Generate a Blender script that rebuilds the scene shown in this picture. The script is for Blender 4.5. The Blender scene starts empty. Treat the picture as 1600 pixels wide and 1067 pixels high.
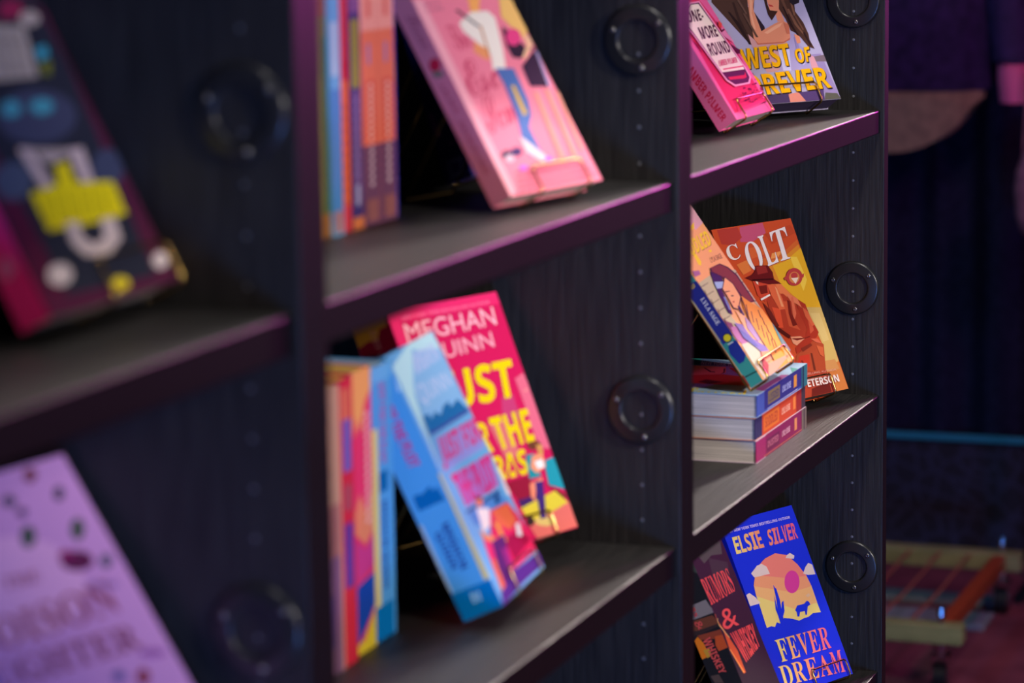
import bpy, math, random
from mathutils import Vector, Matrix
from mathutils.geometry import tessellate_polygon

scene = bpy.context.scene
col = scene.collection
rnd = random.Random(7)
V = Vector

# ---------------------------------------------------------------- camera
CAM_LOC = V([-0.82368, -0.73215, 1.50061])
CAM_ROWS = [[0.3448912295973389, -0.9385161343985141, -0.01541120438206451], [0.1528975511623921, 0.039973194871538206, 0.9874332800449385], [0.9261060298882517, 0.3429134135105131, -0.15728322300610612]]                       # right, up, forward
FPX = 4497.04
cd = bpy.data.cameras.new('camera'); cam = bpy.data.objects.new('camera', cd); col.objects.link(cam)
r_, u_, d_ = [V(r) for r in CAM_ROWS]
m = Matrix((r_, u_, -d_)).transposed().to_4x4(); m.translation = CAM_LOC
cam.matrix_world = m
cd.sensor_width = 36; cd.lens = FPX*36/1600; cd.clip_start = .05; cd.clip_end = 60
cd.dof.use_dof = True; cd.dof.focus_distance = 3.28; cd.dof.aperture_fstop = 4.8; cd.dof.aperture_blades = 0
scene.camera = cam

# ---------------------------------------------------------------- light and exposure
vs = scene.view_settings
vs.view_transform = 'Standard'; vs.look = 'None'; vs.gamma = 1; vs.use_curve_mapping = False; vs.exposure = 0.0
wd = bpy.data.worlds.new('dim_room'); scene.world = wd; wd.use_nodes = True
bg = wd.node_tree.nodes['Background']; bg.inputs[0].default_value = (.30, .36, .6, 1); bg.inputs[1].default_value = .028

def aim(o, target):
    o.rotation_euler = (V(target)-o.location).to_track_quat('-Z', 'Y').to_euler()
def spot(name, loc, target, watts, colr, angle, blend, radius):
    l = bpy.data.lights.new(name, 'SPOT'); l.energy = watts; l.color = colr; l.spot_size = math.radians(angle); l.spot_blend = blend; l.shadow_soft_size = radius
    o = bpy.data.objects.new(name, l); col.objects.link(o); o.location = loc; aim(o, target); return o
def area(name, loc, target, watts, colr, sx, sy):
    l = bpy.data.lights.new(name, 'AREA'); l.energy = watts; l.color = colr; l.shape = 'RECTANGLE'; l.size = sx; l.size_y = sy
    o = bpy.data.objects.new(name, l); col.objects.link(o); o.location = loc; aim(o, target); return o
# white track spots from the front left, one per bookcase
spot('white_spot', (-1.0, -1.35, 1.9), (.25, .1, 1.15), 27, (1, .93, .90), 34, 1, .06)
spot('white_spot', (.30, -1.75, 1.9), (1.12, .08, 1.2), 140, (1, .93, .9), 32, 1, .06)
spot('white_spot', (1.10, -1.75, 1.8), (1.95, .06, 1.05), 165, (1, .93, .88), 42, 1, .06)
# coloured washes: magenta and white from the far right, blue from the left
spot('magenta_wash', (5.9, -1.55, 1.85), (1.5, 0, 1.08), 230, (1, .06, .75), 30, .5, .12)
spot('white_wash', (5.9, -.66, 3.05), (1.5, 0, 1.1), 1200, (1, .88, .82), 36, .6, .17)
spot('magenta_wash', (5.9, -.42, 2.55), (1.6, 0, 1.1), 280, (1, .07, .7), 30, .5, .12)
spot('white_spot', (3.5, -.72, 2.5), (.95, .04, 1.14), 170, (1, .88, .86), 18, 1, .06)  # extra unseen spot, added to brighten the left end of the middle shelf
area('blue_wash', (-1.5, -1.6, .14), (1.2, .3, .8), 80, (.12, .32, 1), .6, .6)
area('violet_wash', (-.3, -1.3, 1.0), (.5, .1, 1.0), 2.2, (.75, .3, 1), .3, .3)
# ceiling strip in front of the bookcases
area('ceiling_strip', (1.35, -.5, 3.0), (1.35, -.05, 1.1), 34, (1, .94, .9), 2.2, .2)
# far end of the room
area('teal_wash', (4.3, 1.6, 2.3), (5.4, .5, .3), 5, (.08, .5, 1), .3, .3)
spot('green_wash', (3.4, -.6, .9), (4.45, .45, .12), 16, (.75, 1, .8), 34, .8, .1)
area('pink_wash', (3.7, -.7, 2.0), (4.7, .5, .4), 10, (1, .22, .6), .3, .3)

# ---------------------------------------------------------------- materials
def lin(c):
    def f(x):
        x /= 255
        return x/12.92 if x <= .04045 else ((x+.055)/1.055)**2.4
    return (f(c[0]), f(c[1]), f(c[2]), 1)
MATS = {}
def mat(name, rgb, rough=.5, metal=0, spec=.4, emit=0):
    if name in MATS: return MATS[name]
    x = bpy.data.materials.new(name); x.use_nodes = True; p = x.node_tree.nodes['Principled BSDF']
    p.inputs['Base Color'].default_value = lin(rgb); p.inputs['Roughness'].default_value = rough; p.inputs['Metallic'].default_value = metal
    p.inputs['Specular IOR Level'].default_value = spec
    MATS[name] = x; return x
def ink(rgb):
    return mat('ink_%d_%d_%d' % tuple(rgb), rgb, .6, 0, .06)
def noisy(name, rgb_a, rgb_b, scale, rough=.6, bump=.2, spec=.3, detail=4, dist=.002):
    if name in MATS: return MATS[name]
    x = bpy.data.materials.new(name); x.use_nodes = True; nt = x.node_tree; p = nt.nodes['Principled BSDF']
    tc = nt.nodes.new('ShaderNodeTexCoord'); mp = nt.nodes.new('ShaderNodeMapping'); nz = nt.nodes.new('ShaderNodeTexNoise')
    rp = nt.nodes.new('ShaderNodeValToRGB'); bp = nt.nodes.new('ShaderNodeBump')
    mp.inputs['Scale'].default_value = scale; nz.inputs['Scale'].default_value = 1; nz.inputs['Detail'].default_value = detail
    rp.color_ramp.elements[0].color = lin(rgb_a); rp.color_ramp.elements[1].color = lin(rgb_b)
    rp.color_ramp.elements[0].position = .35; rp.color_ramp.elements[1].position = .65
    bp.inputs['Strength'].default_value = bump; bp.inputs['Distance'].default_value = dist
    L = nt.links.new
    L(tc.outputs['Object'], mp.inputs['Vector']); L(mp.outputs[0], nz.inputs['Vector']); L(nz.outputs['Fac'], rp.inputs[0]); L(rp.outputs[0], p.inputs['Base Color'])
    L(nz.outputs['Fac'], bp.inputs['Height']); L(bp.outputs[0], p.inputs['Normal'])
    p.inputs['Roughness'].default_value = rough; p.inputs['Specular IOR Level'].default_value = spec
    MATS[name] = x; return x
WOOD_A, WOOD_B = (24, 22, 22), (39, 37, 36)
wood_v = noisy('black_brown_veneer_upright', WOOD_A, WOOD_B, (500, 260, 14), .5, .5, .4, 5, .001)
wood_h = noisy('black_brown_veneer_shelf', WOOD_A, WOOD_B, (14, 330, 330), .5, .5, .45, 5, .001)
pin_m = mat('steel_pin', (120, 120, 122), .45, .5)
ring_m = mat('black_plastic', (30, 30, 32), .3, 0, .5)
edge_m = mat('black_edge_band', (9, 7, 10), .34, 0, .22)
screw_m = mat('dark_screw', (120, 118, 116), .25, .9)
brass = mat('brass_wire', (196, 158, 92), .22, 1)
def paper_mat(name, rgb):
    if name in MATS: return MATS[name]
    x = bpy.data.materials.new(name); x.use_nodes = True; nt = x.node_tree; p = nt.nodes['Principled BSDF']
    tc = nt.nodes.new('ShaderNodeTexCoord'); sp = nt.nodes.new('ShaderNodeSeparateXYZ'); wv = nt.nodes.new('ShaderNodeTexNoise'); mp = nt.nodes.new('ShaderNodeMapping')
    rp = nt.nodes.new('ShaderNodeValToRGB')
    mp.inputs['Scale'].default_value = (8, 8, 2600); wv.inputs['Scale'].default_value = 1
    a = [c*.80 for c in rgb]
    rp.color_ramp.elements[0].color = lin(a); rp.color_ramp.elements[1].color = lin(rgb); rp.color_ramp.elements[0].position = .38; rp.color_ramp.elements[1].position = .55
    L = nt.links.new
    L(tc.outputs['Object'], mp.inputs['Vector']); L(mp.outputs[0], wv.inputs['Vector']); L(wv.outputs['Fac'], rp.inputs[0]); L(rp.outputs[0], p.inputs['Base Color'])
    p.inputs['Roughness'].default_value = .85; p.inputs['Specular IOR Level'].default_value = .15
    MATS[name] = x; return x
paper = paper_mat('page_edges', (206, 196, 186))

# ---------------------------------------------------------------- mesh helpers
class MB:
    def __init__(s): s.v = []; s.f = []; s.mi = []; s.m = []; s.sm = []
    def slot(s, mt):
        if mt not in s.m: s.m.append(mt)
        return s.m.index(mt)
    def add(s, vs_, fs, mt, smooth=False):
        b = len(s.v); k = s.slot(mt)
        s.v += [tuple(p) for p in vs_]
        for f in fs: s.f.append(tuple(b+i for i in f)); s.mi.append(k); s.sm.append(smooth)
    def box(s, a, b, mt):
        (x0, y0, z0), (x1, y1, z1) = a, b
        s.add([(x0,y0,z0),(x1,y0,z0),(x1,y1,z0),(x0,y1,z0),(x0,y0,z1),(x1,y0,z1),(x1,y1,z1),(x0,y1,z1)],
              [(0,3,2,1),(4,5,6,7),(0,1,5,4),(1,2,6,5),(2,3,7,6),(3,0,4,7)], mt)
    def slab(s, a, b, mt, front):
        s.box(a, b, mt); s.mi[-4] = s.slot(front)        # the -Y face
    def tube(s, pts, r, mt, n=10, closed=False, fillet=0):
        pts = [V(p) for p in pts]
        if fillet:
            q = [pts[0]]
            for i in range(1, len(pts)-1):
                a, b, c = pts[i-1], pts[i], pts[i+1]
                da, dc = (a-b), (c-b); k = min(fillet, da.length*.45, dc.length*.45)
                p0 = b+da.normalized()*k; p2 = b+dc.normalized()*k
                for j in range(5):
                    t = j/4; q.append(p0*(1-t)**2+b*2*t*(1-t)+p2*t*t)
            q.append(pts[-1]); pts = q
        N = len(pts); rings = []
        up = None
        for i, p in enumerate(pts):
            if closed: t = pts[(i+1) % N]-pts[i-1]
            else: t = (pts[min(i+1, N-1)]-pts[max(i-1, 0)])
            t = t.normalized()
            if up is None: up = V((0,0,1)) if abs(t.z) < .9 else V((1,0,0))
            a = (up-t*up.dot(t)).normalized(); up = a; b = t.cross(a)
            rr = r[i] if isinstance(r, (list, tuple)) else r
            rings.append([p+(a*math.cos(2*math.pi*k/n)+b*math.sin(2*math.pi*k/n))*rr for k in range(n)])
        vv = [p for g in rings for p in g]; ff = []
        M_ = N if closed else N-1
        for i in range(M_):
            j = (i+1) % N
            for k in range(n): ff.append((i*n+k, i*n+(k+1) % n, j*n+(k+1) % n, j*n+k))
        s.add(vv, ff, mt, True)
        if not closed:
            s.add(rings[0], [tuple(range(n))[::-1]], mt); s.add(rings[-1], [tuple(range(n))], mt)
    def loft(s, rings, mt, cap=True, smooth=True):
        n = len(rings[0]); vv = [p for g in rings for p in g]; ff = []
        for i in range(len(rings)-1):
            for k in range(n): ff.append((i*n+k, i*n+(k+1) % n, (i+1)*n+(k+1) % n, (i+1)*n+k))
        s.add(vv, ff, mt, smooth)
        if cap: s.add(rings[0], [tuple(range(n))[::-1]], mt); s.add(rings[-1], [tuple(range(n))], mt)
    def obj(s, name, parent=None, bevel=0):
        me = bpy.data.meshes.new(name); me.from_pydata(s.v, [], s.f)
        for mt in s.m: me.materials.append(mt)
        for p, k, sm in zip(me.polygons, s.mi, s.sm): p.material_index = k; p.use_smooth = sm
        me.update()
        o = bpy.data.objects.new(name, me); col.objects.link(o)
        if parent: o.parent = parent
        if bevel:
            b = o.modifiers.new('bevel', 'BEVEL'); b.width = bevel; b.segments = 2; b.limit_method = 'ANGLE'
        return o
def tag(o, label, cat, group=None):
    o['label'] = label; o['category'] = cat
    if group: o['group'] = group
    return o
def thing(name, label, cat, loc=(0,0,0), rot=None, group=None):
    e = bpy.data.objects.new(name, None); col.objects.link(e); e.empty_display_size = .02
    if rot is not None:
        mm = rot.to_4x4(); mm.translation = V(loc); e.matrix_world = mm
    else: e.location = loc
    return tag(e, label, cat, group)
def struct(o): o['kind'] = 'structure'; return o

# ---------------------------------------------------------------- printed artwork
FONT_CACHE = {}
def glyphs(font, text):
    base = {'b': 0x1D5D4, 'r': 0x1D400, 'c': 0x1D4D0}.get(font)
    def mp(ch):
        if base is None: return ch
        if 'A' <= ch <= 'Z': return chr(base+ord(ch)-65)
        if 'a' <= ch <= 'z': return chr(base+26+ord(ch)-97)
        return ch
    key = (font, text)
    if key in FONT_CACHE: return FONT_CACHE[key]
    c = bpy.data.curves.new('lettering', 'FONT'); c.body = ''.join(mp(ch) for ch in text); c.resolution_u = 3
    if font == 'b': c.offset = .012
    o = bpy.data.objects.new('lettering', c); col.objects.link(o)
    dg = bpy.context.evaluated_depsgraph_get(); me = bpy.data.meshes.new_from_object(o.evaluated_get(dg))
    vs_ = [(v.co.x, v.co.y) for v in me.vertices]; fs = []
    me.calc_loop_triangles()
    fs = [tuple(t.vertices) for t in me.loop_triangles]
    xs = [p[0] for p in vs_]; ys = [p[1] for p in vs_]
    x0, x1, y0, y1 = min(xs), max(xs), min(ys), max(ys)
    vs_ = [((x-x0)/(x1-x0), (y-y0)/(y1-y0)) for x, y in vs_]
    bpy.data.objects.remove(o); bpy.data.curves.remove(c); bpy.data.meshes.remove(me)
    FONT_CACHE[key] = (vs_, fs); return FONT_CACHE[key]
def clip(poly, x1, y1):
    for ax, lim, sgn in ((0, 0, 1), (0, x1, -1), (1, 0, 1), (1, y1, -1)):
        out = []
        for i in range(len(poly)):
            a, b = poly[i-1], poly[i]
            ia, ib = (a[ax]-lim)*sgn >= 0, (b[ax]-lim)*sgn >= 0
            if ia != ib:
                t = (lim-a[ax])/(b[ax]-a[ax]); out.append((a[0]+(b[0]-a[0])*t, a[1]+(b[1]-a[1])*t))
            if ib: out.append(b)
        poly = out
        if len(poly) < 3: return []
    return poly
def print_art(mb, ents, size, place, lift):
    """ents in mm on a rectangle size (m); place(u, v, k) -> local point"""
    X, Y = size[0]*1000, size[1]*1000
    for k, e in enumerate(ents):
        mt = ink(e[1]); up = lift*(k+1)
        if e[0] == 'p':
            p = e[2]; tris = [[p[i] for i in t] for t in tessellate_polygon([[V((a, b, 0)) for a, b in p]])]
        else:
            vs_, fs = glyphs(e[2], e[3]); q = e[4]
            def at(s, t): return tuple((q[0][i]*(1-s)+q[1][i]*s)*(1-t)+(q[3][i]*(1-s)+q[2][i]*s)*t for i in (0, 1))
            w_ = [at(*p) for p in vs_]; tris = [[w_[i] for i in t] for t in fs]
        vv, ff = [], []
        for t in tris:
            ar = (t[1][0]-t[0][0])*(t[2][1]-t[0][1])-(t[2][0]-t[0][0])*(t[1][1]-t[0][1])
            if ar < 0: t = t[::-1]
            c = clip(t, X, Y)
            if len(c) < 3: continue
            b = len(vv); vv += [place(a/1000, d/1000, up) for a, d in c]; ff.append(tuple(range(b, b+len(c))))
        if ff: mb.add(vv, ff, mt)

# ---------------------------------------------------------------- books
CT = .0007
LIFT = .00003
def build_book(root, size, base, spine_rgb, cover_art=(), spine_art=(), pages=None, back=None, top_art=None, page_hang=.0012):
    W, H, T = size
    pages = pages or paper
    b = MB(); b.box((0, 0, 0), (W, H, CT), ink(back or base)); b.obj('back_cover', root)
    b = MB(); b.box((0, 0, T-CT), (W, H, T), ink(base))
    print_art(b, cover_art, (W, H), lambda u, v, k: (u, v, T+k), LIFT); b.obj('front_cover', root)
    b = MB(); b.box((0, 0, CT), (CT, H, T-CT), ink(spine_rgb))
    print_art(b, spine_art, (T, H), lambda u, v, k: (-k, v, u), LIFT); b.obj('spine', root)
    b = MB(); b.box((CT, page_hang, CT), (W-.0015, H-page_hang, T-CT), pages)
    if top_art:
        for (a0, a1, rgb) in top_art:
            b.add([(CT+a0*W, H-page_hang+.0001, CT), (CT+a1*W-.002, H-page_hang+.0001, CT), (CT+a1*W-.002, H-page_hang+.0001, T-CT), (CT+a0*W, H-page_hang+.0001, T-CT)], [(3, 2, 1, 0)], ink(rgb))
    b.obj('page_block', root)
def frame(th, al):
    w = V((math.cos(th), math.sin(th), 0)); nh = V((math.sin(th), -math.cos(th), 0))
    h = nh*(-math.sin(al))+V((0,0,math.cos(al))); n = nh*math.cos(al)+V((0,0,math.sin(al)))
    return w, h, n
def cols(a, b, c): return Matrix((a, b, c)).transposed()

def easel(loc, th, al, size, label, w0=.22, w1=.8, lip=.021, hh=.115, reach=.055, rod=.0011):
    W, H, T = size; w, h, n = frame(th, al); o = V(loc)
    e = thing('book_easel', label, 'book stand', (o.x, o.y, o.z-.0048), None, 'brass wire book easels')
    off = e.location
    def P(a, b, c): return o+w*(a*W)+h*b+n*c-off
    g = -.0022; bk = -.0026
    m_ = MB(); m_.tube([P(w0, g, bk), P(w0, hh, bk), P(w1, hh, bk), P(w1, g, bk)], rod, brass, 10, False, .008); m_.obj('back_frame', e)
    ft = T+.004
    m_ = MB(); m_.tube([P(w0, g, bk), P(w0, g, ft), P(w0, lip, ft), P(w1, lip, ft), P(w1, g, ft), P(w1, g, bk)], rod, brass, 10, False, .005); m_.obj('front_hook', e)
    back = V((-n.x, -n.y, 0)).normalized()
    ends = []
    for a in (w0+.02, w1-.02):
        p = P(a, hh-.004, bk-.0023); q = p+back*reach; q.z = .0014; ends.append(q)
        m_ = MB(); m_.tube([p, q], rod, brass); m_.obj('rear_leg', e)
    m_ = MB(); m_.tube(ends, rod, brass); m_.obj('foot_bar', e)
    return e

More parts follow.
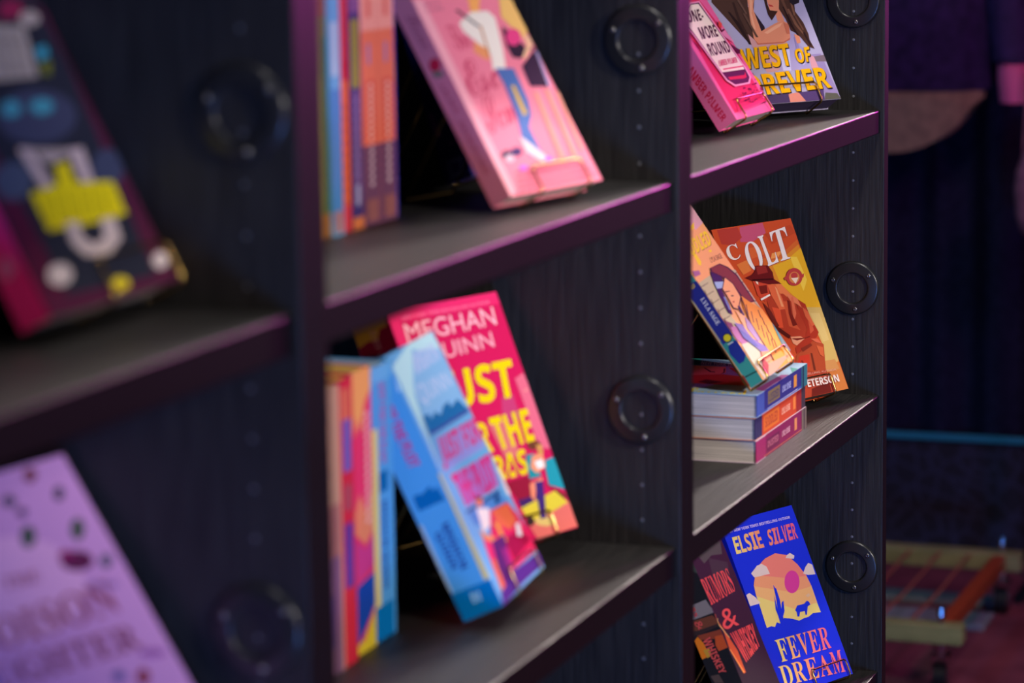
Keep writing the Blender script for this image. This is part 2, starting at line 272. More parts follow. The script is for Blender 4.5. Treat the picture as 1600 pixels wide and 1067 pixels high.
BOOKS = {
'mystery':{'loc': [0.6181, 0.1037, 1.2479], 'yaw': -0.0117, 'lean': 0.4798, 'size': [0.1571, 0.235, 0.0232], 'base': (40, 42, 56), 'spine': (240, 48, 118), 'cover': [['p', (78, 30, 56), [(158.0, 189.6), (138.9, 197.3), (150.2, 196.8), (161.7, 0.8), (-1.1, -1.1), (5.3, 10.4), (133.3, 7.2)]], ['p', (82, 28, 56), [(4.8, 124.2), (24.6, 122.4), (27.5, 12.2), (-1.1, -1.1)]], ['p', (150, 40, 80), [(111.0, 198.6), (133.2, 197.6), (131.5, 186.4), (100.2, 185.9)]], ['p', (168, 156, 150), [(76.2, 184.0), (124.1, 180.1), (111.2, 145.9), (56.2, 147.0)]], ['p', (90, 84, 86), [(82.4, 178.2), (84.6, 178.0), (81.7, 164.0), (79.6, 164.2)]], ['p', (90, 84, 86), [(91.3, 177.6), (93.5, 177.5), (90.6, 163.4), (88.4, 163.6)]], ['p', (90, 84, 86), [(100.3, 177.1), (102.5, 177.0), (99.6, 162.8), (97.4, 163.0)]], ['p', (90, 84, 86), [(109.4, 176.6), (111.6, 176.4), (108.7, 162.2), (106.5, 162.4)]], ['p', (90, 84, 86), [(75.9, 161.6), (78.0, 161.4), (74.4, 149.3), (72.3, 149.5)]], ['p', (90, 84, 86), [(84.7, 161.0), (86.9, 160.8), (83.3, 148.6), (81.1, 148.8)]], ['p', (90, 84, 86), [(93.7, 160.4), (95.8, 160.2), (92.2, 148.0), (90.0, 148.1)]], ['p', (90, 84, 86), [(102.7, 159.7), (104.9, 159.6), (101.2, 147.3), (99.0, 147.4)]], ['p', (175, 160, 155), [(145.8, 183.9), (144.2, 182.6), (141.9, 181.4), (139.1, 180.4), (135.9, 179.7), (132.6, 179.4), (129.3, 179.4), (126.4, 179.8), (124.0, 180.4), (122.2, 181.4), (121.2, 182.5), (121.1, 183.8), (121.8, 185.2), (123.4, 186.5), (125.6, 187.7), (128.4, 188.6), (131.6, 189.3), (134.9, 189.7), (138.2, 189.7), (141.2, 189.3), (143.6, 188.7), (145.4, 187.7), (146.4, 186.5), (146.6, 185.2)]], ['p', (60, 150, 175), [(122.4, 164.6), (137.3, 165.9), (134.6, 158.2), (120.6, 155.8)]], ['p', (110, 115, 40), [(121.6, 154.7), (133.7, 154.9), (125.4, 145.5), (117.0, 147.2)]], ['p', (62, 66, 92), [(132.2, 116.9), (126.5, 112.5), (118.2, 108.8), (107.7, 105.9), (95.9, 104.0), (83.7, 103.4), (71.7, 104.0), (61.0, 105.7), (52.0, 108.4), (45.4, 111.9), (41.6, 116.0), (40.8, 120.5), (43.1, 125.0), (48.2, 129.2), (56.0, 132.9), (65.9, 135.9), (77.3, 137.9), (89.5, 138.8), (101.6, 138.4), (112.9, 136.9), (122.5, 134.2), (129.6, 130.6), (133.8, 126.3), (134.6, 121.7)]], ['p', (70, 150, 170), [(73.9, 127.2), (72.4, 125.9), (70.3, 124.7), (67.7, 123.7), (64.8, 123.1), (61.9, 122.8), (59.0, 122.9), (56.5, 123.3), (54.4, 124.0), (53.0, 125.1), (52.3, 126.3), (52.3, 127.6), (53.1, 129.0), (54.6, 130.3), (56.7, 131.5), (59.3, 132.4), (62.1, 133.1), (65.1, 133.4), (67.9, 133.3), (70.5, 132.9), (72.6, 132.2), (74.1, 131.2), (74.8, 129.9), (74.8, 128.6)]], ['p', (70, 150, 170), [(111.4, 125.5), (109.8, 124.2), (107.5, 123.1), (104.5, 122.3), (101.1, 121.8), (97.6, 121.6), (94.1, 121.7), (90.9, 122.2), (88.2, 122.9), (86.2, 123.9), (85.0, 125.1), (84.8, 126.4), (85.4, 127.7), (87.0, 128.9), (89.3, 130.0), (92.2, 130.8), (95.5, 131.4), (99.1, 131.6), (102.6, 131.5), (105.8, 131.1), (108.6, 130.3), (110.6, 129.3), (111.8, 128.1), (112.1, 126.8)]], ['p', (70, 80, 105), [(48.6, 81.6), (45.3, 78.7), (40.9, 76.1), (35.6, 74.1), (29.8, 72.8), (24.0, 72.2), (18.5, 72.4), (13.7, 73.4), (9.9, 75.1), (7.4, 77.4), (6.3, 80.2), (6.7, 83.2), (8.5, 86.2), (11.7, 89.1), (16.0, 91.6), (21.2, 93.7), (26.9, 95.1), (32.7, 95.7), (38.3, 95.6), (43.2, 94.6), (47.1, 92.9), (49.8, 90.6), (50.9, 87.8), (50.6, 84.8)]], ['p', (60, 66, 92), [(157.1, 78.4), (153.5, 75.3), (148.9, 72.6), (143.6, 70.4), (137.9, 68.9), (132.3, 68.2), (127.1, 68.3), (122.7, 69.3), (119.3, 71.0), (117.2, 73.4), (116.6, 76.2), (117.3, 79.3), (119.5, 82.5), (123.0, 85.6), (127.5, 88.3), (132.8, 90.6), (138.4, 92.1), (144.1, 92.9), (149.4, 92.8), (153.9, 91.9), (157.4, 90.2), (159.6, 87.8), (160.2, 84.9), (159.4, 81.7)]], ['p', (190, 170, 172), [(49.4, 103.4), (62.5, 102.1), (67.7, 75.2), (54.9, 74.9)]], ['p', (190, 170, 172), [(102.6, 97.1), (121.1, 96.8), (114.3, 73.1), (101.0, 73.1)]], ['p', (165, 150, 150), [(61.1, 101.3), (102.6, 97.1), (101.2, 93.3), (74.5, 89.6)]], ['p', (222, 205, 25), [(80.5, 88.5), (95.8, 89.5), (93.1, 74.4), (72.9, 74.6)]], ['p', (222, 205, 25), [(39.2, 74.2), (75.0, 76.9), (136.4, 71.7), (133.6, 49.2), (88.7, 48.3), (39.6, 49.7)]], ['p', (120, 110, 20), [(49.1, 73.5), (50.4, 73.3), (43.1, 53.7), (41.3, 53.7)]], ['p', (120, 110, 20), [(62.8, 72.7), (64.2, 72.6), (56.6, 53.5), (54.8, 53.5)]], ['p', (120, 110, 20), [(76.8, 71.9), (78.2, 71.8), (70.3, 53.2), (68.4, 53.3)]], ['p', (120, 110, 20), [(91.0, 71.2), (92.4, 71.0), (84.2, 53.0), (82.3, 53.0)]], ['p', (120, 110, 20), [(105.4, 70.4), (106.9, 70.2), (98.4, 52.7), (96.4, 52.8)]], ['p', (120, 110, 20), [(120.0, 69.6), (121.5, 69.4), (112.7, 52.5), (110.7, 52.5)]], ['p', (200, 182, 180), [(61.0, 52.3), (75.1, 51.5), (71.3, 41.2), (79.5, 35.8), (94.2, 37.5), (101.3, 49.7), (117.7, 49.0), (113.8, 34.9), (91.5, 26.9), (65.0, 29.8), (56.6, 39.5)]], ['p', (205, 190, 190), [(40.8, 20.8), (38.9, 19.2), (36.2, 17.9), (33.0, 16.9), (29.5, 16.2), (25.9, 16.1), (22.4, 16.3), (19.4, 17.1), (16.9, 18.1), (15.2, 19.5), (14.3, 21.1), (14.4, 22.8), (15.4, 24.5), (17.3, 26.1), (19.8, 27.5), (23.0, 28.5), (26.5, 29.1), (30.1, 29.3), (33.6, 29.1), (36.7, 28.4), (39.3, 27.3), (41.0, 25.9), (41.9, 24.3), (41.8, 22.5)]], ['p', (205, 190, 190), [(155.3, 14.2), (153.7, 12.9), (151.6, 11.8), (149.1, 10.9), (146.5, 10.4), (143.8, 10.2), (141.3, 10.3), (139.1, 10.8), (137.4, 11.7), (136.3, 12.8), (135.9, 14.0), (136.2, 15.4), (137.1, 16.8), (138.6, 18.0), (140.7, 19.2), (143.2, 20.0), (145.8, 20.6), (148.5, 20.8), (151.0, 20.6), (153.2, 20.1), (154.9, 19.3), (156.1, 18.2), (156.5, 17.0), (156.2, 15.6)]], ['p', (215, 195, 40), [(97.6, 6.6), (96.3, 5.6), (94.6, 4.8), (92.3, 4.3), (89.9, 3.9), (87.3, 3.9), (84.8, 4.1), (82.5, 4.6), (80.6, 5.3), (79.3, 6.2), (78.5, 7.2), (78.5, 8.3), (79.0, 9.3), (80.3, 10.3), (82.0, 11.1), (84.2, 11.6), (86.7, 12.0), (89.3, 12.0), (91.8, 11.8), (94.1, 11.3), (96.0, 10.6), (97.3, 9.7), (98.1, 8.7), (98.2, 7.6)]]], 'spineart': [['p', (225, 110, 150), [(15.3, 34.7), (14.3, 33.4), (13.0, 32.3), (11.6, 31.5), (10.0, 31.1), (8.5, 31.2), (7.1, 31.6), (5.9, 32.4), (5.0, 33.5), (4.5, 34.9), (4.3, 36.5), (4.6, 38.0), (5.3, 39.6), (6.3, 40.9), (7.6, 42.0), (9.0, 42.8), (10.6, 43.1), (12.1, 43.1), (13.5, 42.7), (14.7, 41.9), (15.6, 40.7), (16.1, 39.4), (16.3, 37.8), (16.0, 36.2)]]]},
'lilac':{'loc': [0.5996, 0.0773, 0.9172], 'yaw': -0.1654, 'lean': 0.6028, 'size': [0.155, 0.2528, 0.0331], 'base': (196, 142, 196), 'spine': (185, 130, 190), 'cover': [['p', (215, 160, 205), [(109.9, 164.2), (101.5, 156.5), (89.6, 150.5), (75.2, 146.5), (59.4, 144.8), (43.3, 145.4), (27.9, 148.3), (14.2, 153.3), (3.1, 159.9), (-4.7, 167.7), (-8.8, 176.2), (-9.0, 184.9), (-5.2, 193.2), (2.3, 200.7), (13.2, 206.8), (26.8, 211.1), (42.2, 213.3), (58.4, 213.2), (74.4, 210.7), (88.9, 206.0), (101.0, 199.4), (109.6, 191.2), (114.2, 182.2), (114.3, 173.0)]], ['p', (60, 78, 62), [(92.6, 206.1), (91.0, 204.5), (89.2, 203.0), (87.2, 201.8), (85.1, 201.1), (83.1, 200.8), (81.4, 200.9), (80.0, 201.5), (79.0, 202.5), (78.5, 203.9), (78.6, 205.5), (79.2, 207.3), (80.3, 209.0), (81.8, 210.7), (83.6, 212.2), (85.6, 213.4), (87.7, 214.1), (89.7, 214.5), (91.5, 214.3), (92.9, 213.7), (93.9, 212.7), (94.3, 211.3), (94.3, 209.7), (93.7, 207.9)]], ['p', (66, 80, 66), [(137.3, 201.1), (135.7, 199.4), (133.8, 197.9), (131.8, 196.7), (129.7, 195.9), (127.7, 195.6), (126.0, 195.7), (124.6, 196.3), (123.7, 197.3), (123.3, 198.7), (123.4, 200.3), (124.1, 202.1), (125.2, 203.9), (126.8, 205.6), (128.7, 207.2), (130.7, 208.4), (132.8, 209.2), (134.8, 209.5), (136.6, 209.4), (138.0, 208.8), (138.9, 207.8), (139.3, 206.4), (139.2, 204.7), (138.5, 202.9)]], ['p', (95, 85, 110), [(145.9, 175.8), (144.7, 174.6), (143.3, 173.6), (141.7, 172.9), (140.0, 172.4), (138.4, 172.3), (136.9, 172.5), (135.7, 173.0), (134.8, 173.7), (134.2, 174.7), (134.1, 175.9), (134.5, 177.1), (135.2, 178.4), (136.3, 179.5), (137.8, 180.5), (139.3, 181.2), (141.0, 181.7), (142.7, 181.9), (144.2, 181.7), (145.4, 181.2), (146.3, 180.4), (146.9, 179.4), (147.0, 178.3), (146.6, 177.0)]], ['p', (78, 70, 90), [(92.5, 231.6), (91.5, 230.6), (90.3, 229.8), (88.7, 229.3), (87.1, 228.9), (85.4, 228.9), (83.8, 229.1), (82.4, 229.5), (81.3, 230.2), (80.6, 231.1), (80.2, 232.1), (80.3, 233.1), (80.9, 234.2), (81.8, 235.1), (83.0, 235.9), (84.5, 236.5), (86.2, 236.8), (87.9, 236.9), (89.5, 236.7), (90.9, 236.2), (92.0, 235.5), (92.8, 234.7), (93.1, 233.7), (93.0, 232.6)]], ['p', (70, 62, 80), [(136.7, 227.5), (135.7, 226.3), (134.3, 225.3), (132.9, 224.5), (131.3, 223.9), (129.9, 223.7), (128.6, 223.8), (127.6, 224.2), (126.8, 225.0), (126.5, 225.9), (126.5, 227.0), (126.9, 228.3), (127.7, 229.5), (128.8, 230.7), (130.1, 231.7), (131.5, 232.6), (133.1, 233.1), (134.5, 233.3), (135.8, 233.3), (136.9, 232.8), (137.6, 232.1), (138.0, 231.2), (137.9, 230.0), (137.5, 228.8)]], ['p', (70, 50, 90), [(96.5, 222.7), (95.7, 222.0), (94.8, 221.3), (93.6, 220.9), (92.3, 220.6), (91.1, 220.6), (89.9, 220.7), (88.8, 221.1), (88.0, 221.6), (87.4, 222.3), (87.2, 223.1), (87.3, 223.9), (87.7, 224.7), (88.5, 225.4), (89.4, 226.1), (90.6, 226.5), (91.9, 226.8), (93.1, 226.8), (94.3, 226.7), (95.4, 226.3), (96.2, 225.8), (96.8, 225.1), (97.0, 224.3), (96.9, 223.5)]], ['p', (95, 35, 75), [(129.4, 179.8), (127.7, 178.3), (125.1, 177.1), (121.9, 176.4), (118.2, 176.1), (114.4, 176.3), (110.6, 177.0), (107.2, 178.1), (104.4, 179.5), (102.3, 181.2), (101.1, 183.0), (100.8, 184.8), (101.6, 186.5), (103.3, 188.0), (105.8, 189.2), (109.0, 189.9), (112.6, 190.2), (116.4, 190.0), (120.2, 189.4), (123.7, 188.3), (126.6, 186.9), (128.7, 185.2), (129.9, 183.3), (130.2, 181.5)]], ['p', (135, 30, 90), [(115.5, 187.3), (114.7, 186.6), (113.5, 186.0), (112.1, 185.7), (110.4, 185.5), (108.7, 185.6), (107.0, 185.9), (105.4, 186.4), (104.1, 187.0), (103.2, 187.8), (102.7, 188.7), (102.6, 189.5), (103.0, 190.3), (103.8, 191.0), (104.9, 191.6), (106.4, 192.0), (108.1, 192.1), (109.8, 192.1), (111.5, 191.8), (113.0, 191.3), (114.3, 190.6), (115.3, 189.8), (115.8, 189.0), (115.9, 188.1)]], ['p', (120, 60, 75), [(121.9, 244.1), (120.7, 242.9), (119.3, 241.9), (117.7, 241.1), (116.0, 240.6), (114.3, 240.4), (112.7, 240.6), (111.4, 241.0), (110.4, 241.8), (109.8, 242.8), (109.6, 244.0), (109.9, 245.2), (110.7, 246.5), (111.8, 247.6), (113.2, 248.7), (114.8, 249.5), (116.5, 250.0), (118.2, 250.1), (119.8, 250.0), (121.1, 249.5), (122.1, 248.8), (122.7, 247.8), (122.9, 246.6), (122.6, 245.3)]], ['p', (140, 60, 80), [(122.1, 97.6), (120.8, 96.3), (119.2, 95.2), (117.5, 94.4), (115.7, 93.9), (114.0, 93.8), (112.4, 94.0), (111.1, 94.6), (110.2, 95.5), (109.7, 96.6), (109.7, 97.9), (110.1, 99.3), (111.0, 100.7), (112.3, 102.0), (113.8, 103.1), (115.5, 103.9), (117.3, 104.4), (119.1, 104.5), (120.7, 104.3), (122.0, 103.7), (122.9, 102.8), (123.4, 101.7), (123.4, 100.4), (122.9, 99.0)]], ['p', (100, 90, 150), [(101.9, 103.9), (101.0, 103.1), (99.9, 102.4), (98.4, 102.0), (96.9, 101.8), (95.3, 101.8), (93.8, 102.1), (92.5, 102.6), (91.5, 103.3), (90.8, 104.2), (90.5, 105.1), (90.6, 106.0), (91.1, 106.9), (91.9, 107.7), (93.1, 108.4), (94.5, 108.8), (96.0, 109.1), (97.6, 109.0), (99.1, 108.7), (100.4, 108.2), (101.5, 107.5), (102.2, 106.7), (102.5, 105.8), (102.4, 104.8)]], ['p', (150, 110, 170), [(140.0, 159.8), (139.1, 159.3), (137.4, 159.2), (134.9, 159.2), (131.9, 159.6), (128.6, 160.2), (125.2, 161.0), (121.8, 161.9), (118.9, 162.9), (116.4, 163.9), (114.7, 164.9), (113.8, 165.7), (113.8, 166.4), (114.7, 166.8), (116.4, 167.0), (118.8, 166.9), (121.8, 166.6), (125.1, 166.0), (128.5, 165.2), (131.9, 164.3), (134.9, 163.3), (137.3, 162.3), (139.1, 161.3), (140.0, 160.5)]], ['p', (150, 90, 160), [(146.8, 108.2), (145.8, 107.7), (144.2, 107.3), (141.9, 107.3), (139.3, 107.5), (136.3, 108.0), (133.3, 108.7), (130.5, 109.6), (128.0, 110.6), (126.0, 111.7), (124.7, 112.7), (124.1, 113.6), (124.2, 114.4), (125.2, 115.0), (126.8, 115.3), (129.0, 115.3), (131.6, 115.1), (134.6, 114.6), (137.6, 113.9), (140.4, 113.1), (142.9, 112.1), (144.9, 111.0), (146.3, 110.0), (146.9, 109.0)]], ['t', (140, 70, 95), 'r', 'THE', [(43.6, 180.6), (75.7, 178.3), (78.8, 185.2), (47.1, 187.4)]], ['t', (142, 66, 88), 'r', 'POISON', [(-10.0, 145.9), (130.1, 143.1), (130.8, 165.3), (-6.8, 165.2)]], ['t', (130, 66, 96), 'r', 'DAUGHTER', [(-50.7, 124.4), (130.6, 116.6), (130.8, 133.3), (-49.8, 141.6)]]], 'spineart': []},
'pink':{'loc': [1.3103, 0.0721, 1.2449], 'yaw': -0.2145, 'lean': 0.5338, 'size': [0.1415, 0.205, 0.0198], 'base': (240, 130, 150), 'spine': (205, 120, 140), 'cover': [['p', (248, 168, 178), [(1.0, 179.2), (14.8, 178.5), (10.0, 5.1), (0.2, -1.6), (-1.7, 11.6), (-5.1, 132.1)]], ['t', (190, 110, 130), 'b', 'LOVE IS', [(12.4, 172.8), (36.0, 173.8), (36.2, 176.7), (12.8, 176.0)]], ['t', (190, 110, 130), 'b', 'A SCENE', [(11.2, 167.6), (36.8, 168.4), (37.6, 171.5), (11.8, 170.4)]], ['t', (205, 72, 104), 'c', 'The', [(28.9, 130.4), (54.8, 133.5), (47.8, 156.8), (21.6, 152.9)]], ['t', (205, 72, 104), 'c', 'Esc', [(13.9, 88.0), (64.7, 95.2), (71.1, 124.4), (15.5, 121.4)]], ['t', (205, 72, 104), 'c', 'Scm', [(14.2, 54.4), (68.5, 65.4), (66.7, 89.7), (19.3, 89.4)]], ['p', (250, 170, 95), [(82.0, 183.5), (102.1, 182.6), (84.7, 163.2), (71.8, 162.7)]], ['p', (242, 228, 214), [(48.4, 154.8), (73.1, 164.3), (98.1, 164.1), (104.4, 157.2), (99.2, 144.3), (92.7, 128.4), (81.9, 109.3), (63.0, 110.6), (70.7, 123.8), (60.9, 135.8), (49.2, 146.7)]], ['p', (238, 152, 100), [(56.2, 137.4), (69.5, 130.4), (66.5, 119.3), (58.5, 121.2), (49.0, 128.5)]], ['p', (60, 50, 60), [(51.8, 167.0), (56.3, 167.4), (76.3, 150.6), (73.0, 149.7)]], ['p', (190, 120, 70), [(75.5, 151.2), (78.4, 151.0), (69.9, 124.4), (67.0, 124.1)]], ['p', (84, 112, 172), [(67.3, 111.7), (93.8, 109.8), (91.8, 79.6), (85.9, 66.6), (73.4, 56.4), (73.2, 31.8), (53.8, 30.8), (54.9, 47.9), (64.9, 68.4), (68.4, 94.9)]], ['p', (215, 170, 60), [(77.0, 94.8), (82.8, 94.4), (80.5, 68.1), (73.5, 67.1)]], ['p', (110, 90, 150), [(68.8, 100.3), (70.0, 94.8), (65.2, 65.7), (58.6, 55.6), (63.2, 68.5)]], ['p', (228, 205, 205), [(53.3, 50.2), (61.2, 43.3), (76.6, 28.5), (68.2, 24.8), (52.4, 35.4)]], ['p', (250, 100, 210), [(83.6, 25.6), (82.9, 25.1), (81.9, 24.6), (80.6, 24.2), (79.1, 24.0), (77.5, 23.9), (76.0, 24.0), (74.5, 24.2), (73.3, 24.6), (72.4, 25.1), (71.9, 25.6), (71.8, 26.2), (72.1, 26.8), (72.8, 27.3), (73.8, 27.8), (75.1, 28.2), (76.6, 28.4), (78.2, 28.5), (79.7, 28.4), (81.1, 28.2), (82.3, 27.9), (83.2, 27.4), (83.8, 26.8), (83.9, 26.2)]], ['p', (250, 100, 210), [(41.6, 21.4), (40.9, 20.8), (39.8, 20.3), (38.5, 19.9), (37.1, 19.6), (35.5, 19.5), (34.0, 19.6), (32.6, 19.8), (31.5, 20.2), (30.6, 20.7), (30.2, 21.3), (30.1, 21.9), (30.4, 22.6), (31.1, 23.2), (32.2, 23.7), (33.5, 24.1), (35.0, 24.4), (36.5, 24.5), (38.0, 24.4), (39.4, 24.2), (40.6, 23.8), (41.4, 23.3), (41.9, 22.7), (41.9, 22.1)]], ['p', (84, 60, 86), [(31.5, 34.3), (30.3, 33.2), (28.5, 32.2), (26.4, 31.5), (24.0, 30.9), (21.5, 30.7), (19.2, 30.8), (17.0, 31.2), (15.3, 31.8), (14.1, 32.7), (13.4, 33.7), (13.4, 34.9), (14.1, 36.0), (15.3, 37.1), (17.0, 38.1), (19.1, 38.9), (21.5, 39.4), (24.0, 39.6), (26.4, 39.5), (28.5, 39.2), (30.2, 38.5), (31.5, 37.6), (32.1, 36.6), (32.1, 35.5)]], ['p', (70, 50, 100), [(45.9, 36.0), (44.8, 35.1), (43.2, 34.2), (41.3, 33.5), (39.1, 33.0), (36.9, 32.9), (34.7, 32.9), (32.7, 33.3), (31.1, 33.8), (30.0, 34.6), (29.4, 35.6), (29.4, 36.6), (29.9, 37.6), (31.0, 38.6), (32.6, 39.5), (34.5, 40.1), (36.7, 40.6), (39.0, 40.8), (41.1, 40.7), (43.1, 40.4), (44.7, 39.8), (45.9, 39.0), (46.5, 38.1), (46.5, 37.1)]], ['p', (225, 190, 200), [(29.9, 31.3), (29.0, 30.6), (27.8, 29.9), (26.3, 29.4), (24.6, 29.1), (22.9, 29.0), (21.1, 29.0), (19.6, 29.3), (18.3, 29.7), (17.4, 30.3), (16.9, 31.0), (16.8, 31.8), (17.2, 32.6), (18.0, 33.3), (19.2, 33.9), (20.7, 34.4), (22.4, 34.8), (24.2, 34.9), (25.9, 34.8), (27.5, 34.6), (28.8, 34.1), (29.7, 33.5), (30.2, 32.8), (30.3, 32.1)]], ['p', (242, 190, 110), [(126.4, 178.7), (148.8, 177.6), (144.5, 145.0), (132.3, 134.1), (123.8, 142.9), (113.3, 157.3)]], ['p', (60, 40, 58), [(107.2, 148.8), (113.5, 143.5), (126.8, 127.5), (141.0, 126.6), (109.7, 117.7), (100.2, 119.7), (99.5, 130.7)]], ['p', (230, 70, 130), [(127.1, 137.2), (125.1, 135.2), (122.4, 133.3), (119.3, 131.8), (116.0, 130.7), (112.7, 130.1), (109.6, 130.0), (107.0, 130.5), (104.9, 131.4), (103.7, 132.8), (103.3, 134.5), (103.7, 136.5), (105.0, 138.5), (107.1, 140.5), (109.7, 142.3), (112.8, 143.9), (116.1, 145.0), (119.4, 145.6), (122.5, 145.7), (125.2, 145.3), (127.2, 144.3), (128.5, 142.9), (128.9, 141.2), (128.4, 139.2)]], ['p', (245, 190, 150), [(132.3, 139.6), (140.1, 136.4), (139.7, 129.5), (118.1, 117.1), (112.6, 117.5), (129.2, 128.8)]], ['p', (66, 44, 66), [(106.8, 110.5), (142.5, 126.3), (132.6, 89.4), (104.5, 91.6)]], ['p', (170, 150, 190), [(137.7, 122.7), (141.2, 122.5), (134.7, 89.8), (130.0, 89.6)]], ['p', (226, 150, 130), [(104.5, 86.2), (110.4, 85.7), (100.8, 23.1), (94.2, 22.7)]], ['p', (226, 150, 130), [(122.7, 87.5), (127.8, 87.1), (121.1, 25.4), (115.0, 24.7)]], ['p', (224, 148, 130), [(137.7, 84.6), (142.0, 84.3), (135.2, 29.5), (130.5, 28.8)]], ['p', (190, 90, 115), [(21.9, 19.5), (127.7, 23.4), (127.5, 22.0), (21.5, 18.0)]], ['p', (190, 90, 115), [(19.1, 14.6), (130.4, 17.9), (130.2, 16.6), (18.7, 13.0)]], ['p', (190, 90, 115), [(16.3, 9.6), (133.1, 12.5), (132.9, 11.1), (15.9, 8.1)]], ['p', (190, 90, 115), [(13.5, 4.7), (135.8, 7.0), (135.6, 5.7), (13.1, 3.2)]]], 'spineart': [['p', (185, 30, 62), [(16.1, 121.7), (15.2, 120.6), (14.0, 119.7), (12.7, 119.2), (11.2, 119.0), (9.7, 119.2), (8.4, 119.7), (7.2, 120.6), (6.4, 121.7), (5.8, 123.0), (5.7, 124.4), (5.9, 125.8), (6.5, 127.1), (7.4, 128.2), (8.6, 129.1), (10.0, 129.6), (11.4, 129.8), (12.9, 129.6), (14.2, 129.1), (15.4, 128.2), (16.3, 127.1), (16.8, 125.8), (17.0, 124.4), (16.7, 123.0)]], ['p', (120, 110, 100), [(14.9, 113.9), (14.4, 113.4), (13.5, 113.1), (12.5, 113.1), (11.2, 113.3), (9.9, 113.7), (8.6, 114.3), (7.4, 115.1), (6.4, 116.0), (5.6, 116.9), (5.2, 117.8), (5.0, 118.7), (5.2, 119.4), (5.8, 119.9), (6.6, 120.2), (7.7, 120.2), (8.9, 120.0), (10.2, 119.6), (11.5, 119.0), (12.7, 118.2), (13.8, 117.3), (14.5, 116.4), (15.0, 115.5), (15.1, 114.6)]], ['t', (150, 30, 62), 's', 'LAURA', [(6.9, 107.4), (8.8, 81.1), (11.9, 80.9), (10.6, 106.9)]], ['t', (150, 30, 62), 's', 'SANDIFORD', [(7.7, 74.1), (8.0, 26.6), (11.6, 26.2), (11.2, 73.5)]], ['t', (170, 85, 108), 'c', 'Scene', [(6.6, 171.0), (8.6, 139.4), (19.1, 137.4), (17.2, 170.2)]]]},
